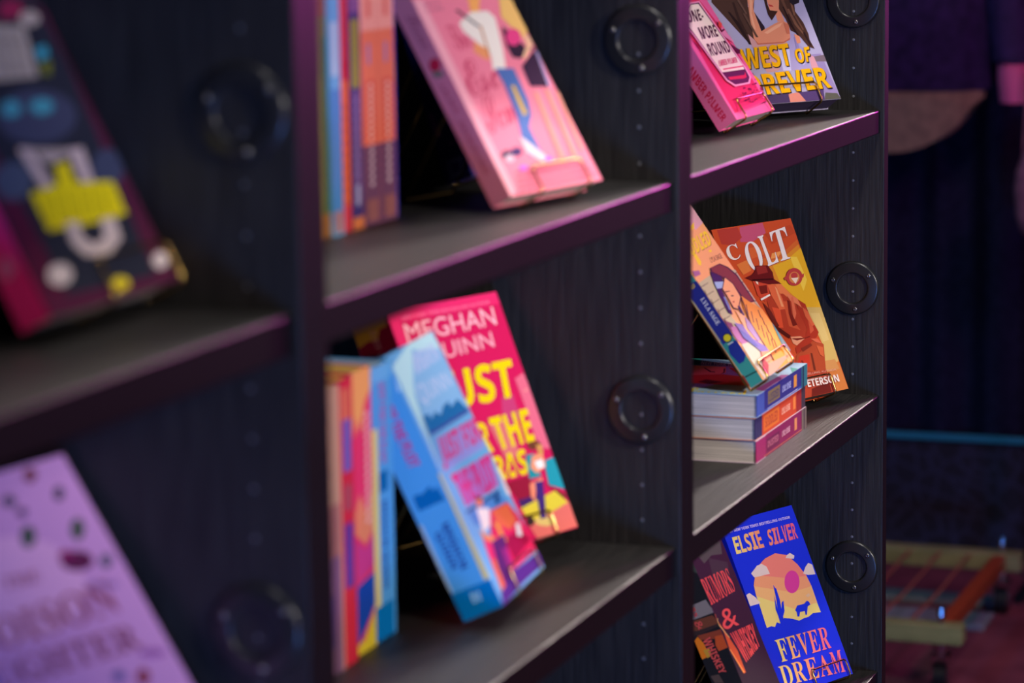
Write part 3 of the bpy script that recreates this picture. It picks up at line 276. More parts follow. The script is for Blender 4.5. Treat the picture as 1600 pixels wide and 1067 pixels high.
'magenta':{'loc': [1.4088, 0.1685, 0.9182], 'yaw': -0.3427, 'lean': 0.4175, 'size': [0.1456, 0.2227, 0.0448], 'base': (206, 24, 84), 'spine': (136, 14, 44), 'cover': [['p', (228, 42, 102), [(-1.8, 221.8), (147.3, 223.5), (147.9, 211.4), (12.1, 212.3), (16.6, 186.4), (1.2, 193.0)]], ['p', (196, 60, 110), [(105.6, 128.6), (121.7, 128.6), (120.6, 106.8), (105.1, 100.9), (100.0, 115.2)]], ['t', (240, 130, 160), 's', 'NEW YORK TIMES BESTSELLING AUTHOR', [(15.3, 212.8), (131.7, 213.2), (132.8, 216.0), (16.4, 215.7)]], ['t', (242, 182, 190), 's', 'MEGHAN', [(13.6, 192.3), (132.3, 193.1), (134.2, 209.9), (14.8, 209.1)]], ['t', (238, 172, 182), 's', 'QUINN', [(28.4, 169.1), (119.4, 171.4), (120.9, 188.1), (30.1, 186.2)]], ['p', (224, 104, 128), [(131.1, 142.1), (144.2, 145.6), (146.9, 129.9), (149.1, 112.5), (147.5, 73.6), (132.4, 76.2), (131.1, 93.3), (131.7, 123.7)]], ['p', (240, 150, 140), [(136.1, 129.8), (142.6, 131.4), (141.0, 128.2)]], ['p', (214, 110, 110), [(77.2, 108.8), (99.9, 110.1), (104.3, 94.3), (103.9, 74.3), (84.2, 74.3)]], ['p', (150, 24, 54), [(73.1, 54.6), (106.7, 55.4), (104.8, 37.3), (82.1, 36.4)]], ['p', (70, 34, 96), [(81.0, 36.6), (107.5, 37.7), (106.7, 30.3), (82.4, 29.7)]], ['p', (222, 200, 60), [(81.8, 29.5), (132.1, 36.6), (144.5, 23.4), (118.0, 16.8), (86.7, 16.5)]], ['p', (224, 110, 100), [(84.8, 12.7), (145.8, 24.0), (146.8, 0.7), (89.3, -0.1)]], ['p', (222, 190, 110), [(120.8, 10.1), (119.8, 9.2), (117.9, 8.5), (115.3, 8.1), (112.1, 8.0), (108.6, 8.2), (105.0, 8.7), (101.6, 9.5), (98.5, 10.6), (96.0, 11.7), (94.3, 12.9), (93.4, 14.1), (93.5, 15.2), (94.5, 16.2), (96.3, 16.9), (98.9, 17.3), (102.0, 17.4), (105.5, 17.2), (109.1, 16.6), (112.6, 15.8), (115.7, 14.8), (118.2, 13.7), (120.0, 12.4), (120.9, 11.2)]], ['p', (60, 40, 40), [(93.3, 15.3), (92.5, 14.3), (91.5, 13.5), (90.2, 12.8), (88.8, 12.4), (87.3, 12.2), (85.8, 12.4), (84.5, 12.8), (83.4, 13.4), (82.6, 14.2), (82.2, 15.2), (82.1, 16.3), (82.4, 17.3), (83.2, 18.3), (84.2, 19.1), (85.4, 19.8), (86.9, 20.2), (88.4, 20.4), (89.9, 20.2), (91.2, 19.8), (92.3, 19.2), (93.1, 18.4), (93.5, 17.4), (93.6, 16.3)]], ['t', (232, 205, 10), 'b', 'JUST', [(17.5, 118.1), (124.4, 116.7), (134.3, 160.7), (24.4, 160.9)]], ['t', (232, 205, 10), 'b', 'FOR', [(21.2, 82.6), (72.9, 83.2), (76.2, 111.4), (24.8, 111.5)]], ['t', (232, 205, 10), 'b', 'THE', [(79.4, 83.1), (129.4, 84.1), (133.1, 113.7), (79.2, 112.6)]], ['t', (232, 205, 10), 'b', 'GRAS', [(44.2, 57.3), (107.0, 57.0), (112.1, 79.6), (47.8, 78.9)]], ['p', (30, 140, 150), [(110.3, 73.2), (121.4, 73.3), (120.9, 61.3), (121.1, 52.0), (104.9, 52.0)]], ['p', (36, 150, 165), [(130.8, 64.3), (145.3, 65.9), (146.1, 35.2), (127.1, 42.7)]], ['p', (110, 50, 40), [(120.0, 46.3), (145.1, 30.0), (141.3, 27.6), (132.1, 36.6)]], ['p', (240, 150, 110), [(117.3, 71.1), (132.6, 72.8), (131.3, 59.5), (116.6, 55.3), (111.0, 61.3)]], ['p', (110, 60, 40), [(118.8, 83.9), (132.3, 83.3), (135.8, 79.0), (122.2, 75.9), (116.9, 79.1)]], ['p', (210, 150, 80), [(128.2, 80.3), (135.4, 79.1), (133.7, 70.9), (126.9, 70.4)]], ['p', (245, 235, 230), [(118.3, 65.9), (129.4, 66.5), (129.1, 59.0), (119.7, 59.0)]], ['p', (240, 140, 105), [(102.7, 47.7), (121.9, 51.0), (119.1, 45.6), (107.3, 41.0), (102.1, 31.1), (99.0, 36.7)]], ['p', (66, 40, 112), [(110.0, 48.4), (121.3, 47.4), (109.1, 15.6), (101.3, 15.9)]]], 'spineart': [['p', (190, 128, 40), [(-0.1, 223.0), (40.7, 218.6), (40.1, 211.1), (30.2, 211.3), (24.5, 203.3), (13.6, 205.9), (0.4, 203.8)]], ['t', (205, 130, 130), 's', 'JUST FOR', [(17.5, 214.0), (16.5, 176.3), (23.2, 175.8), (26.4, 213.1)]]]},
'sky':{'loc': [1.2621, 0.0845, 0.9171], 'yaw': 0.093, 'lean': 0.441, 'size': [0.1338, 0.2198, 0.0356], 'base': (112, 176, 226), 'spine': (84, 172, 224), 'cover': [['p', (196, 236, 244), [(5.3, 209.6), (75.5, 222.3), (129.8, 219.4), (134.0, 199.2), (65.6, 214.1), (25.3, 181.0), (4.7, 140.9), (3.2, 113.8), (5.6, 127.0)]], ['p', (140, 192, 236), [(65.7, 212.7), (131.8, 203.9), (129.3, 147.3), (16.7, 147.4), (31.6, 188.1)]], ['t', (196, 208, 246), 'b', 'MEGHAN', [(49.4, 194.3), (120.4, 195.8), (121.2, 211.5), (62.2, 211.2)]], ['t', (204, 216, 248), 's', 'QUINN', [(28.6, 168.6), (120.5, 168.5), (121.9, 185.2), (37.0, 187.4)]], ['p', (36, 112, 176), [(19.9, 162.7), (36.6, 162.1), (35.3, 156.8), (51.1, 161.3), (60.8, 155.9), (76.0, 161.3), (93.5, 162.2), (92.1, 156.8), (115.8, 160.0), (129.9, 147.6), (16.7, 147.4)]], ['p', (70, 80, 160), [(16.6, 148.8), (131.3, 147.9), (128.9, 145.2), (16.1, 146.2)]], ['p', (150, 150, 220), [(24.5, 142.3), (135.4, 138.8), (128.9, 113.3), (14.6, 115.4)]], ['t', (222, 30, 120), 'b', 'JUST FOR', [(12.0, 116.6), (131.6, 113.5), (137.0, 139.2), (27.9, 141.6)]], ['p', (170, 120, 200), [(23.1, 110.0), (131.2, 106.3), (118.5, 80.2), (21.6, 82.6)]], ['t', (222, 30, 120), 'b', 'THE PLOT', [(18.0, 81.8), (116.6, 78.4), (126.8, 107.3), (19.4, 111.1)]], ['p', (40, 80, 150), [(16.4, 79.9), (113.3, 77.0), (112.5, 74.0), (16.9, 77.3)]], ['p', (80, 140, 210), [(17.0, 76.7), (112.7, 73.6), (123.4, 61.7), (22.7, 64.3)]], ['p', (30, 70, 130), [(103.7, 69.9), (102.1, 69.1), (100.3, 68.5), (98.4, 68.1), (96.4, 67.9), (94.5, 67.9), (92.8, 68.1), (91.5, 68.6), (90.6, 69.2), (90.3, 70.0), (90.4, 70.8), (91.0, 71.7), (92.2, 72.5), (93.7, 73.3), (95.5, 73.9), (97.4, 74.4), (99.4, 74.6), (101.3, 74.6), (103.0, 74.3), (104.3, 73.9), (105.2, 73.3), (105.6, 72.5), (105.4, 71.6), (104.8, 70.7)]], ['p', (226, 36, 90), [(68.3, 67.4), (117.4, 64.3), (128.6, 51.1), (138.1, 15.8), (62.7, 16.2), (32.3, 18.7), (37.3, 45.4)]], ['p', (160, 16, 60), [(70.0, 41.5), (115.9, 38.9), (131.2, 26.5), (71.3, 21.4)]], ['p', (240, 110, 70), [(71.8, 66.6), (116.0, 63.4), (119.0, 46.9), (94.2, 44.2), (70.9, 54.1)]], ['p', (236, 50, 110), [(25.0, 55.4), (38.9, 46.4), (33.6, 25.3), (31.4, 6.3), (12.8, 12.7), (19.3, 40.1)]], ['p', (244, 234, 230), [(40.7, 76.4), (69.5, 69.7), (54.1, 58.1), (30.6, 56.5)]], ['p', (236, 130, 90), [(49.0, 84.6), (64.3, 81.1), (58.0, 74.8), (44.7, 77.2)]], ['p', (110, 50, 60), [(48.3, 84.8), (66.5, 81.3), (59.7, 80.0), (47.1, 82.2)]], ['p', (240, 150, 90), [(24.6, 61.0), (33.4, 54.7), (54.2, 46.8), (38.9, 46.4), (25.1, 52.6)]], ['p', (236, 160, 60), [(63.7, 58.6), (72.5, 55.1), (75.3, 38.8), (65.0, 38.5)]], ['p', (84, 34, 104), [(38.9, 46.4), (75.0, 44.6), (65.5, 31.3), (61.5, 12.5), (24.7, 6.7), (26.8, 27.1)]], ['p', (150, 40, 120), [(53.1, 37.2), (67.0, 33.8), (61.4, 15.4), (47.7, 16.1)]], ['p', (232, 222, 226), [(112.3, 45.3), (121.8, 44.0), (114.8, 33.4), (103.3, 36.0)]], ['p', (232, 222, 226), [(128.5, 92.4), (141.5, 88.1), (144.9, 65.5), (124.7, 68.7)]], ['p', (230, 205, 120), [(138.0, 86.0), (145.5, 84.3), (146.2, 19.9), (137.8, 20.5)]], ['p', (240, 120, 60), [(22.8, 36.4), (28.1, 32.3), (20.6, 9.2), (11.0, 10.1)]], ['p', (80, 44, 134), [(7.2, 9.3), (61.4, 15.4), (134.1, 13.4), (132.8, 2.9), (65.6, 3.0), (-1.2, -0.2)]]], 'spineart': [['p', (238, 218, 120), [(33.7, 117.3), (39.0, 115.0), (38.4, 23.8), (30.8, 24.9)]], ['p', (226, 240, 214), [(39.7, 189.5), (45.6, 187.0), (43.5, 113.2), (37.4, 113.0)]], ['p', (190, 230, 242), [(37.5, 209.7), (47.6, 205.3), (43.9, 187.7), (32.6, 189.9)]], ['p', (0, 124, 190), [(0.7, 24.7), (39.3, 23.4), (35.7, -0.6), (-1.7, -1.1)]], ['t', (170, 225, 240), 'r', 'BI', [(13.6, 11.3), (22.2, 11.2), (22.9, 18.5), (13.9, 19.2)]], ['p', (6, 112, 176), [(6.0, 108.4), (12.5, 109.0), (12.6, 107.0), (23.2, 111.3), (23.4, 106.7), (28.3, 108.5), (30.1, 96.0), (5.5, 95.9)]], ['p', (180, 205, 210), [(0.6, 85.8), (3.0, 84.8), (2.0, 25.8), (-0.4, 25.4)]], ['t', (222, 40, 130), 'b', 'JUST FOR THE PLOT', [(12.7, 209.5), (11.4, 130.0), (23.8, 129.8), (24.9, 209.7)]], ['t', (36, 74, 150), 'b', 'MEGHAN', [(17.4, 78.1), (16.9, 39.2), (23.6, 40.0), (24.2, 79.4)]], ['t', (36, 74, 150), 'b', 'QUINN', [(8.1, 74.1), (8.7, 42.3), (15.1, 42.7), (14.8, 75.0)]]]},  # palest patches high on cover and spine paint the strong light there
'round':{'loc': [2.025, 0.0919, 1.2447], 'yaw': -0.0347, 'lean': 0.5759, 'size': [0.1322, 0.205, 0.023], 'base': (240, 96, 158), 'spine': (214, 100, 152), 'cover': [['p', (224, 44, 96), [(4.7, 121.1), (14.0, 95.6), (5.1, 7.4), (119.6, 15.0), (121.4, 46.1), (126.0, 65.7), (118.0, 116.1), (108.4, 140.0), (103.1, 150.2), (55.1, 152.5)]], ['p', (150, 20, 70), [(11.4, 96.5), (21.1, 89.4), (18.4, 79.9), (12.5, 86.8)]], ['p', (120, 14, 60), [(93.2, 18.0), (94.6, 16.4), (99.7, 16.9), (96.1, 17.3)]], ['p', (120, 14, 60), [(87.1, 16.1), (91.5, 16.9), (93.2, 16.0), (89.1, 15.5)]], ['p', (120, 14, 60), [(94.0, 16.3), (98.3, 17.0), (100.0, 16.2), (95.9, 15.7)]], ['p', (120, 14, 60), [(75.0, 20.9), (78.7, 21.5), (80.1, 20.9), (76.6, 20.3)]], ['p', (120, 14, 60), [(93.6, 28.2), (94.7, 27.0), (98.6, 27.4), (95.7, 27.6)]], ['p', (120, 14, 60), [(106.9, 14.7), (110.3, 15.3), (111.5, 14.7), (108.2, 14.1)]], ['p', (120, 14, 60), [(109.2, 34.6), (110.5, 33.1), (115.1, 33.6), (111.8, 33.9)]], ['p', (120, 14, 60), [(138.4, 43.0), (139.7, 41.4), (144.7, 41.9), (141.2, 42.3)]], ['p', (120, 14, 60), [(67.5, 24.9), (71.5, 25.5), (73.0, 24.8), (69.2, 24.2)]], ['p', (120, 14, 60), [(76.4, 24.6), (78.2, 22.5), (84.9, 23.1), (80.5, 23.8)]], ['p', (120, 14, 60), [(73.5, 14.6), (80.5, 15.8), (83.2, 14.5), (77.1, 13.8)]], ['p', (120, 14, 60), [(111.5, 30.5), (112.7, 29.2), (116.8, 29.6), (113.8, 29.8)]], ['p', (120, 14, 60), [(138.6, 31.4), (139.8, 30.0), (144.3, 30.4), (141.1, 30.7)]], ['p', (120, 14, 60), [(40.9, 21.1), (46.9, 22.1), (49.3, 21.0), (43.9, 20.3)]], ['p', (120, 14, 60), [(122.8, 21.8), (129.2, 22.8), (131.7, 21.6), (126.0, 21.0)]], ['p', (120, 14, 60), [(123.2, 19.9), (124.6, 18.3), (129.5, 18.8), (126.0, 19.2)]], ['p', (120, 14, 60), [(139.2, 39.0), (141.1, 36.8), (148.0, 37.5), (143.4, 38.1)]], ['p', (120, 14, 60), [(69.8, 15.9), (71.2, 14.4), (76.1, 14.8), (72.6, 15.2)]], ['p', (120, 14, 60), [(133.8, 31.6), (141.4, 32.9), (144.4, 31.5), (137.7, 30.8)]], ['p', (120, 14, 60), [(109.1, 26.0), (114.2, 26.9), (116.2, 26.0), (111.5, 25.4)]], ['p', (120, 14, 60), [(52.6, 17.9), (60.7, 19.3), (63.9, 17.8), (56.9, 17.1)]], ['p', (120, 14, 60), [(118.9, 19.7), (120.7, 17.5), (127.5, 18.1), (123.0, 18.8)]], ['p', (120, 14, 60), [(71.6, 31.4), (79.6, 32.8), (82.7, 31.3), (75.8, 30.6)]], ['p', (120, 14, 60), [(141.6, 39.8), (149.6, 41.2), (152.8, 39.7), (145.8, 39.0)]], ['p', (120, 14, 60), [(136.6, 36.8), (144.3, 38.1), (147.3, 36.7), (140.6, 36.0)]], ['p', (120, 14, 60), [(82.4, 13.1), (85.8, 13.6), (87.1, 13.0), (83.7, 12.5)]], ['p', (120, 14, 60), [(85.7, 29.6), (92.1, 30.7), (94.6, 29.5), (88.9, 28.8)]], ['p', (120, 14, 60), [(42.7, 22.4), (43.8, 21.1), (47.7, 21.4), (44.8, 21.7)]], ['p', (120, 14, 60), [(83.0, 15.4), (86.7, 16.0), (88.1, 15.3), (84.5, 14.7)]], ['p', (120, 14, 60), [(65.3, 15.8), (70.6, 16.7), (72.7, 15.7), (67.9, 15.1)]], ['p', (120, 14, 60), [(60.1, 26.3), (61.6, 24.5), (67.1, 25.0), (63.3, 25.5)]], ['p', (120, 14, 60), [(33.3, 19.6), (39.2, 20.6), (41.5, 19.5), (36.2, 18.9)]], ['p', (120, 14, 60), [(128.4, 45.3), (132.4, 46.0), (134.0, 45.2), (130.1, 44.6)]], ['p', (120, 14, 60), [(101.4, 23.8), (102.8, 22.2), (107.9, 22.7), (104.3, 23.1)]], ['p', (120, 14, 60), [(147.1, 44.0), (148.7, 42.2), (154.3, 42.7), (150.4, 43.2)]], ['p', (120, 14, 60), [(124.4, 27.2), (132.7, 28.6), (136.0, 27.0), (128.8, 26.3)]], ['p', (120, 14, 60), [(60.3, 26.7), (64.2, 27.4), (65.8, 26.6), (62.0, 26.1)]], ['p', (120, 14, 60), [(48.8, 25.9), (50.0, 24.5), (54.6, 24.9), (51.4, 25.2)]], ['p', (120, 14, 60), [(87.1, 24.2), (95.1, 25.5), (98.2, 24.1), (91.3, 23.4)]], ['p', (120, 14, 60), [(106.8, 14.3), (114.3, 15.5), (117.3, 14.1), (110.7, 13.4)]], ['p', (120, 14, 60), [(56.8, 14.5), (57.8, 13.4), (61.2, 13.7), (58.6, 13.8)]], ['p', (120, 14, 60), [(136.2, 36.0), (144.1, 37.3), (147.2, 35.9), (140.3, 35.2)]], ['p', (120, 14, 60), [(134.6, 35.5), (141.8, 36.7), (144.5, 35.4), (138.3, 34.7)]], ['p', (120, 14, 60), [(108.1, 11.4), (114.1, 12.4), (116.4, 11.3), (111.1, 10.7)]], ['p', (120, 14, 60), [(61.9, 18.4), (70.0, 19.7), (73.1, 18.2), (66.2, 17.5)]], ['p', (120, 14, 60), [(105.9, 10.8), (114.0, 12.1), (117.1, 10.6), (110.1, 9.9)]], ['p', (120, 14, 60), [(63.9, 25.5), (71.7, 26.8), (74.7, 25.4), (68.0, 24.7)]], ['p', (120, 14, 60), [(147.2, 37.5), (150.7, 38.0), (152.1, 37.4), (148.6, 36.8)]], ['p', (120, 14, 60), [(121.1, 37.9), (124.9, 38.5), (126.3, 37.8), (122.7, 37.3)]], ['p', (120, 14, 60), [(109.7, 21.4), (111.4, 19.5), (117.4, 20.0), (113.4, 20.6)]], ['p', (120, 14, 60), [(104.2, 12.6), (105.7, 10.9), (111.0, 11.4), (107.3, 11.8)]], ['p', (120, 14, 60), [(96.9, 26.1), (101.0, 26.8), (102.6, 26.0), (98.7, 25.5)]], ['p', (120, 14, 60), [(132.8, 34.9), (139.0, 36.0), (141.4, 34.8), (135.8, 34.2)]], ['p', (120, 14, 60), [(144.1, 33.1), (145.2, 31.8), (149.5, 32.1), (146.4, 32.4)]], ['p', (120, 14, 60), [(120.2, 24.9), (128.8, 26.4), (132.2, 24.8), (124.8, 24.1)]], ['p', (120, 14, 60), [(97.0, 10.9), (102.1, 11.7), (104.0, 10.8), (99.4, 10.2)]], ['p', (120, 14, 60), [(130.0, 31.1), (136.5, 32.2), (139.1, 31.0), (133.3, 30.3)]], ['p', (120, 14, 60), [(96.2, 12.7), (97.8, 10.9), (103.5, 11.4), (99.6, 11.9)]], ['p', (120, 14, 60), [(84.6, 28.2), (92.6, 29.5), (95.8, 28.0), (88.8, 27.3)]], ['p', (120, 14, 60), [(126.5, 44.1), (127.7, 42.7), (132.0, 43.1), (128.9, 43.4)]], ['p', (120, 14, 60), [(99.9, 15.1), (100.8, 14.1), (103.9, 14.4), (101.5, 14.5)]], ['p', (120, 14, 60), [(159.8, 42.6), (160.9, 41.4), (164.7, 41.8), (161.8, 41.9)]], ['p', (120, 14, 60), [(111.1, 33.1), (119.0, 34.5), (122.0, 33.0), (115.2, 32.3)]], ['p', (226, 50, 110), [(15.5, 11.0), (119.6, 15.0), (116.0, 11.3), (13.4, 7.6)]], ['p', (246, 150, 196), [(69.9, 137.8), (99.7, 137.9), (117.1, 54.4), (115.4, 41.5), (98.8, 34.6), (49.6, 35.1), (33.5, 42.9), (12.4, 120.6)]], ['p', (84, 20, 60), [(69.6, 136.0), (95.4, 136.3), (112.2, 54.7), (109.7, 42.0), (96.5, 36.5), (53.0, 37.1), (38.2, 44.2), (16.2, 120.4)]], ['p', (250, 222, 216), [(68.4, 134.8), (91.3, 134.9), (111.6, 55.9), (108.8, 51.7), (36.1, 53.4), (20.1, 120.2)]], ['p', (90, 30, 74), [(36.0, 51.8), (107.6, 50.4), (106.0, 42.0), (96.0, 37.8), (54.9, 38.2), (41.5, 44.5)]], ['p', (220, 40, 80), [(44.2, 46.9), (98.1, 45.4), (105.9, 48.6), (101.6, 42.7), (91.3, 41.5), (45.2, 43.6)]], ['p', (230, 60, 110), [(44.4, 57.3), (111.3, 56.3), (110.4, 54.7), (44.3, 55.7)]], ['t', (74, 24, 56), 'b', 'ONE-', [(27.9, 114.6), (78.9, 115.1), (90.3, 129.0), (38.7, 128.1)]], ['t', (74, 24, 56), 'b', 'MORE', [(36.8, 93.7), (92.1, 93.7), (100.8, 108.5), (43.9, 108.1)]], ['t', (74, 24, 56), 'b', 'ROUND', [(33.5, 73.4), (101.2, 73.4), (107.2, 88.2), (39.7, 88.2)]], ['t', (222, 50, 110), 'b', 'AMBER PALMER', [(38.1, 60.4), (101.6, 60.8), (105.9, 67.1), (43.7, 67.4)]], ['p', (236, 130, 180), [(118.7, 105.3), (120.5, 100.2), (127.1, 90.6), (127.5, 83.6), (110.2, 91.4), (107.8, 97.2)]], ['p', (100, 20, 64), [(112.9, 83.5), (132.2, 73.9), (120.0, 69.4), (113.3, 77.9)]], ['p', (240, 70, 70), [(119.8, 111.9), (126.2, 108.2), (116.0, 102.6), (110.1, 105.0)]], ['p', (100, 20, 64), [(109.9, 100.0), (122.4, 101.6), (122.3, 99.9), (108.8, 97.8)]]], 'spineart': [['t', (190, 20, 66), 'b', 'AMBER PALMER', [(4.0, 69.0), (8.1, 6.5), (15.4, 7.9), (13.3, 73.3)]]]},
'west':{'loc': [2.2009, 0.129, 1.2453], 'yaw': -0.6034, 'lean': 0.5415, 'size': [0.14, 0.2045, 0.025], 'base': (172, 162, 192), 'spine': (90, 70, 120), 'cover': [['p', (78, 52, 44), [(15.2, 142.2), (64.8, 140.3), (57.8, 120.3), (70.3, 92.4), (59.5, 71.5), (40.8, 73.6), (9.2, 128.1)]], ['p', (46, 30, 30), [(26.6, 115.9), (29.5, 115.1), (38.5, 98.2), (42.5, 73.8), (39.3, 73.9), (33.5, 94.2)]], ['p', (58, 38, 34), [(37.8, 126.9), (41.0, 126.8), (40.5, 106.7), (43.2, 86.6), (40.0, 86.7), (36.1, 104.1)]], ['p', (48, 34, 44), [(62.3, 134.6), (73.3, 134.1), (63.7, 114.3), (70.9, 93.8), (64.6, 88.4), (59.6, 94.4)]], ['p', (150, 130, 175), [(119.2, 56.9), (136.2, 57.4), (138.0, 24.2), (140.3, -0.3), (120.0, 6.7), (118.2, 39.7)]], ['p', (120, 100, 110), [(121.2, 53.9), (140.5, 55.8), (140.0, 47.1), (125.2, 47.9)]], ['p', (214, 150, 160), [(118.2, 58.4), (124.5, 53.7), (125.4, 33.5), (114.9, 39.9)]], ['p', (206, 150, 150), [(43.2, 86.6), (50.7, 77.6), (93.5, 74.1), (92.4, 64.1), (89.0, 41.3), (49.7, 37.9), (42.3, 69.5)]], ['p', (166, 150, 190), [(102.1, 85.2), (109.3, 83.4), (109.2, 71.8), (113.2, 65.9), (114.4, 50.0), (113.6, 37.1), (66.8, 39.7), (86.7, 58.6)]], ['p', (200, 190, 220), [(77.5, 67.7), (94.9, 69.7), (84.5, 38.7), (73.3, 39.4)]], ['p', (226, 140, 106), [(62.0, 134.6), (73.3, 134.1), (65.2, 120.0), (63.7, 114.3), (63.6, 89.2), (87.6, 98.1), (99.4, 101.5), (106.7, 96.2), (101.2, 79.4), (89.1, 74.6), (52.6, 74.4), (49.1, 80.6), (53.7, 103.3)]], ['p', (196, 104, 80), [(49.1, 80.6), (52.6, 74.4), (89.1, 74.6), (101.2, 79.4), (99.3, 76.6), (88.1, 72.9), (51.0, 72.8)]], ['p', (226, 140, 106), [(88.6, 133.5), (109.5, 132.7), (101.3, 114.1), (102.2, 101.0), (91.8, 100.1), (93.3, 113.0), (86.7, 114.8)]], ['p', (190, 60, 56), [(87.6, 122.5), (93.2, 120.3), (94.1, 118.5), (88.6, 119.3)]], ['p', (62, 38, 32), [(85.0, 133.7), (89.6, 133.5), (86.5, 122.0), (86.9, 114.5), (97.4, 112.8), (83.9, 101.6), (81.7, 109.2), (82.8, 119.3)]], ['p', (76, 48, 40), [(108.2, 132.7), (129.2, 131.9), (122.3, 111.8), (127.9, 97.0), (129.0, 82.4), (127.4, 75.2), (129.7, 63.6), (122.0, 66.8), (117.6, 75.7), (114.2, 83.1), (105.5, 87.9), (104.4, 102.4), (100.3, 115.6)]], ['p', (120, 80, 62), [(111.7, 115.1), (115.0, 115.0), (118.3, 96.0), (123.4, 81.2), (120.8, 82.8), (114.4, 94.7)]], ['p', (46, 28, 28), [(106.5, 118.3), (108.9, 118.2), (111.5, 91.9), (115.6, 78.7), (113.0, 80.3), (107.2, 93.6)]], ['p', (104, 68, 54), [(107.8, 126.9), (111.9, 126.8), (112.5, 109.3), (109.4, 108.0)]], ['p', (110, 72, 56), [(118.4, 107.6), (121.1, 106.0), (124.9, 88.4), (122.7, 87.1)]], ['p', (130, 88, 66), [(119.8, 122.1), (122.1, 120.5), (120.9, 107.5), (117.8, 106.1)]], ['p', (48, 30, 30), [(121.4, 84.2), (124.5, 85.5), (127.5, 68.0), (124.3, 68.2)]], ['p', (238, 166, 130), [(63.1, 128.8), (67.1, 128.6), (59.0, 111.6), (56.2, 90.2), (53.4, 93.2), (56.6, 111.7)]], ['p', (238, 166, 130), [(66.2, 86.9), (86.4, 95.3), (97.7, 98.4), (92.2, 93.6), (70.4, 85.2)]], ['p', (206, 112, 84), [(99.3, 98.3), (105.4, 95.1), (102.0, 83.7), (97.9, 83.9)]], ['p', (104, 74, 62), [(45.4, 129.5), (48.6, 129.3), (52.5, 111.9), (50.3, 110.6)]], ['p', (98, 68, 56), [(46.1, 112.2), (49.3, 112.1), (55.7, 81.7), (52.5, 81.8)]], ['p', (146, 128, 176), [(105.8, 79.2), (109.1, 79.0), (106.9, 51.8), (100.8, 49.3)]], ['p', (190, 176, 212), [(106.0, 64.8), (109.3, 64.6), (107.7, 46.0), (103.2, 43.4)]], ['p', (226, 140, 106), [(107.7, 83.4), (114.6, 80.2), (112.4, 71.7), (107.2, 71.2)]], ['p', (40, 32, 40), [(121.8, 132.2), (137.8, 131.5), (132.5, 121.8), (122.0, 119.3), (119.6, 123.5)]], ['p', (72, 54, 92), [(32.9, 10.6), (69.3, 11.9), (66.4, -0.2), (34.7, -0.0)]], ['p', (82, 60, 110), [(82.1, 11.1), (119.6, 13.1), (115.2, -1.0), (86.7, -0.8)]], ['p', (212, 130, 116), [(67.1, 9.9), (82.3, 11.5), (88.7, -0.8), (65.6, -0.2)]], ['p', (92, 88, 78), [(120.6, 8.8), (136.8, 6.8), (139.8, -0.0), (115.0, -1.3)]], ['t', (40, 26, 30), 'b', 'WEST', [(19.1, 41.9), (89.2, 42.9), (94.1, 71.3), (22.5, 67.1)]], ['t', (238, 168, 14), 'b', 'WEST', [(18.2, 43.2), (88.3, 44.2), (93.2, 72.6), (21.6, 68.4)]], ['t', (40, 26, 30), 'b', 'OF', [(97.6, 45.6), (118.0, 46.3), (123.0, 65.8), (99.0, 62.4)]], ['t', (238, 168, 14), 'b', 'OF', [(96.7, 46.9), (117.1, 47.7), (122.1, 67.1), (98.1, 63.8)]], ['t', (40, 26, 30), 'b', 'FOREVER', [(-3.8, 8.0), (133.3, 12.4), (134.7, 39.5), (-2.1, 33.7)]], ['t', (238, 168, 14), 'b', 'FOREVER', [(-4.7, 9.3), (132.4, 13.8), (133.8, 40.8), (-3.0, 35.0)]]], 'spineart': []},
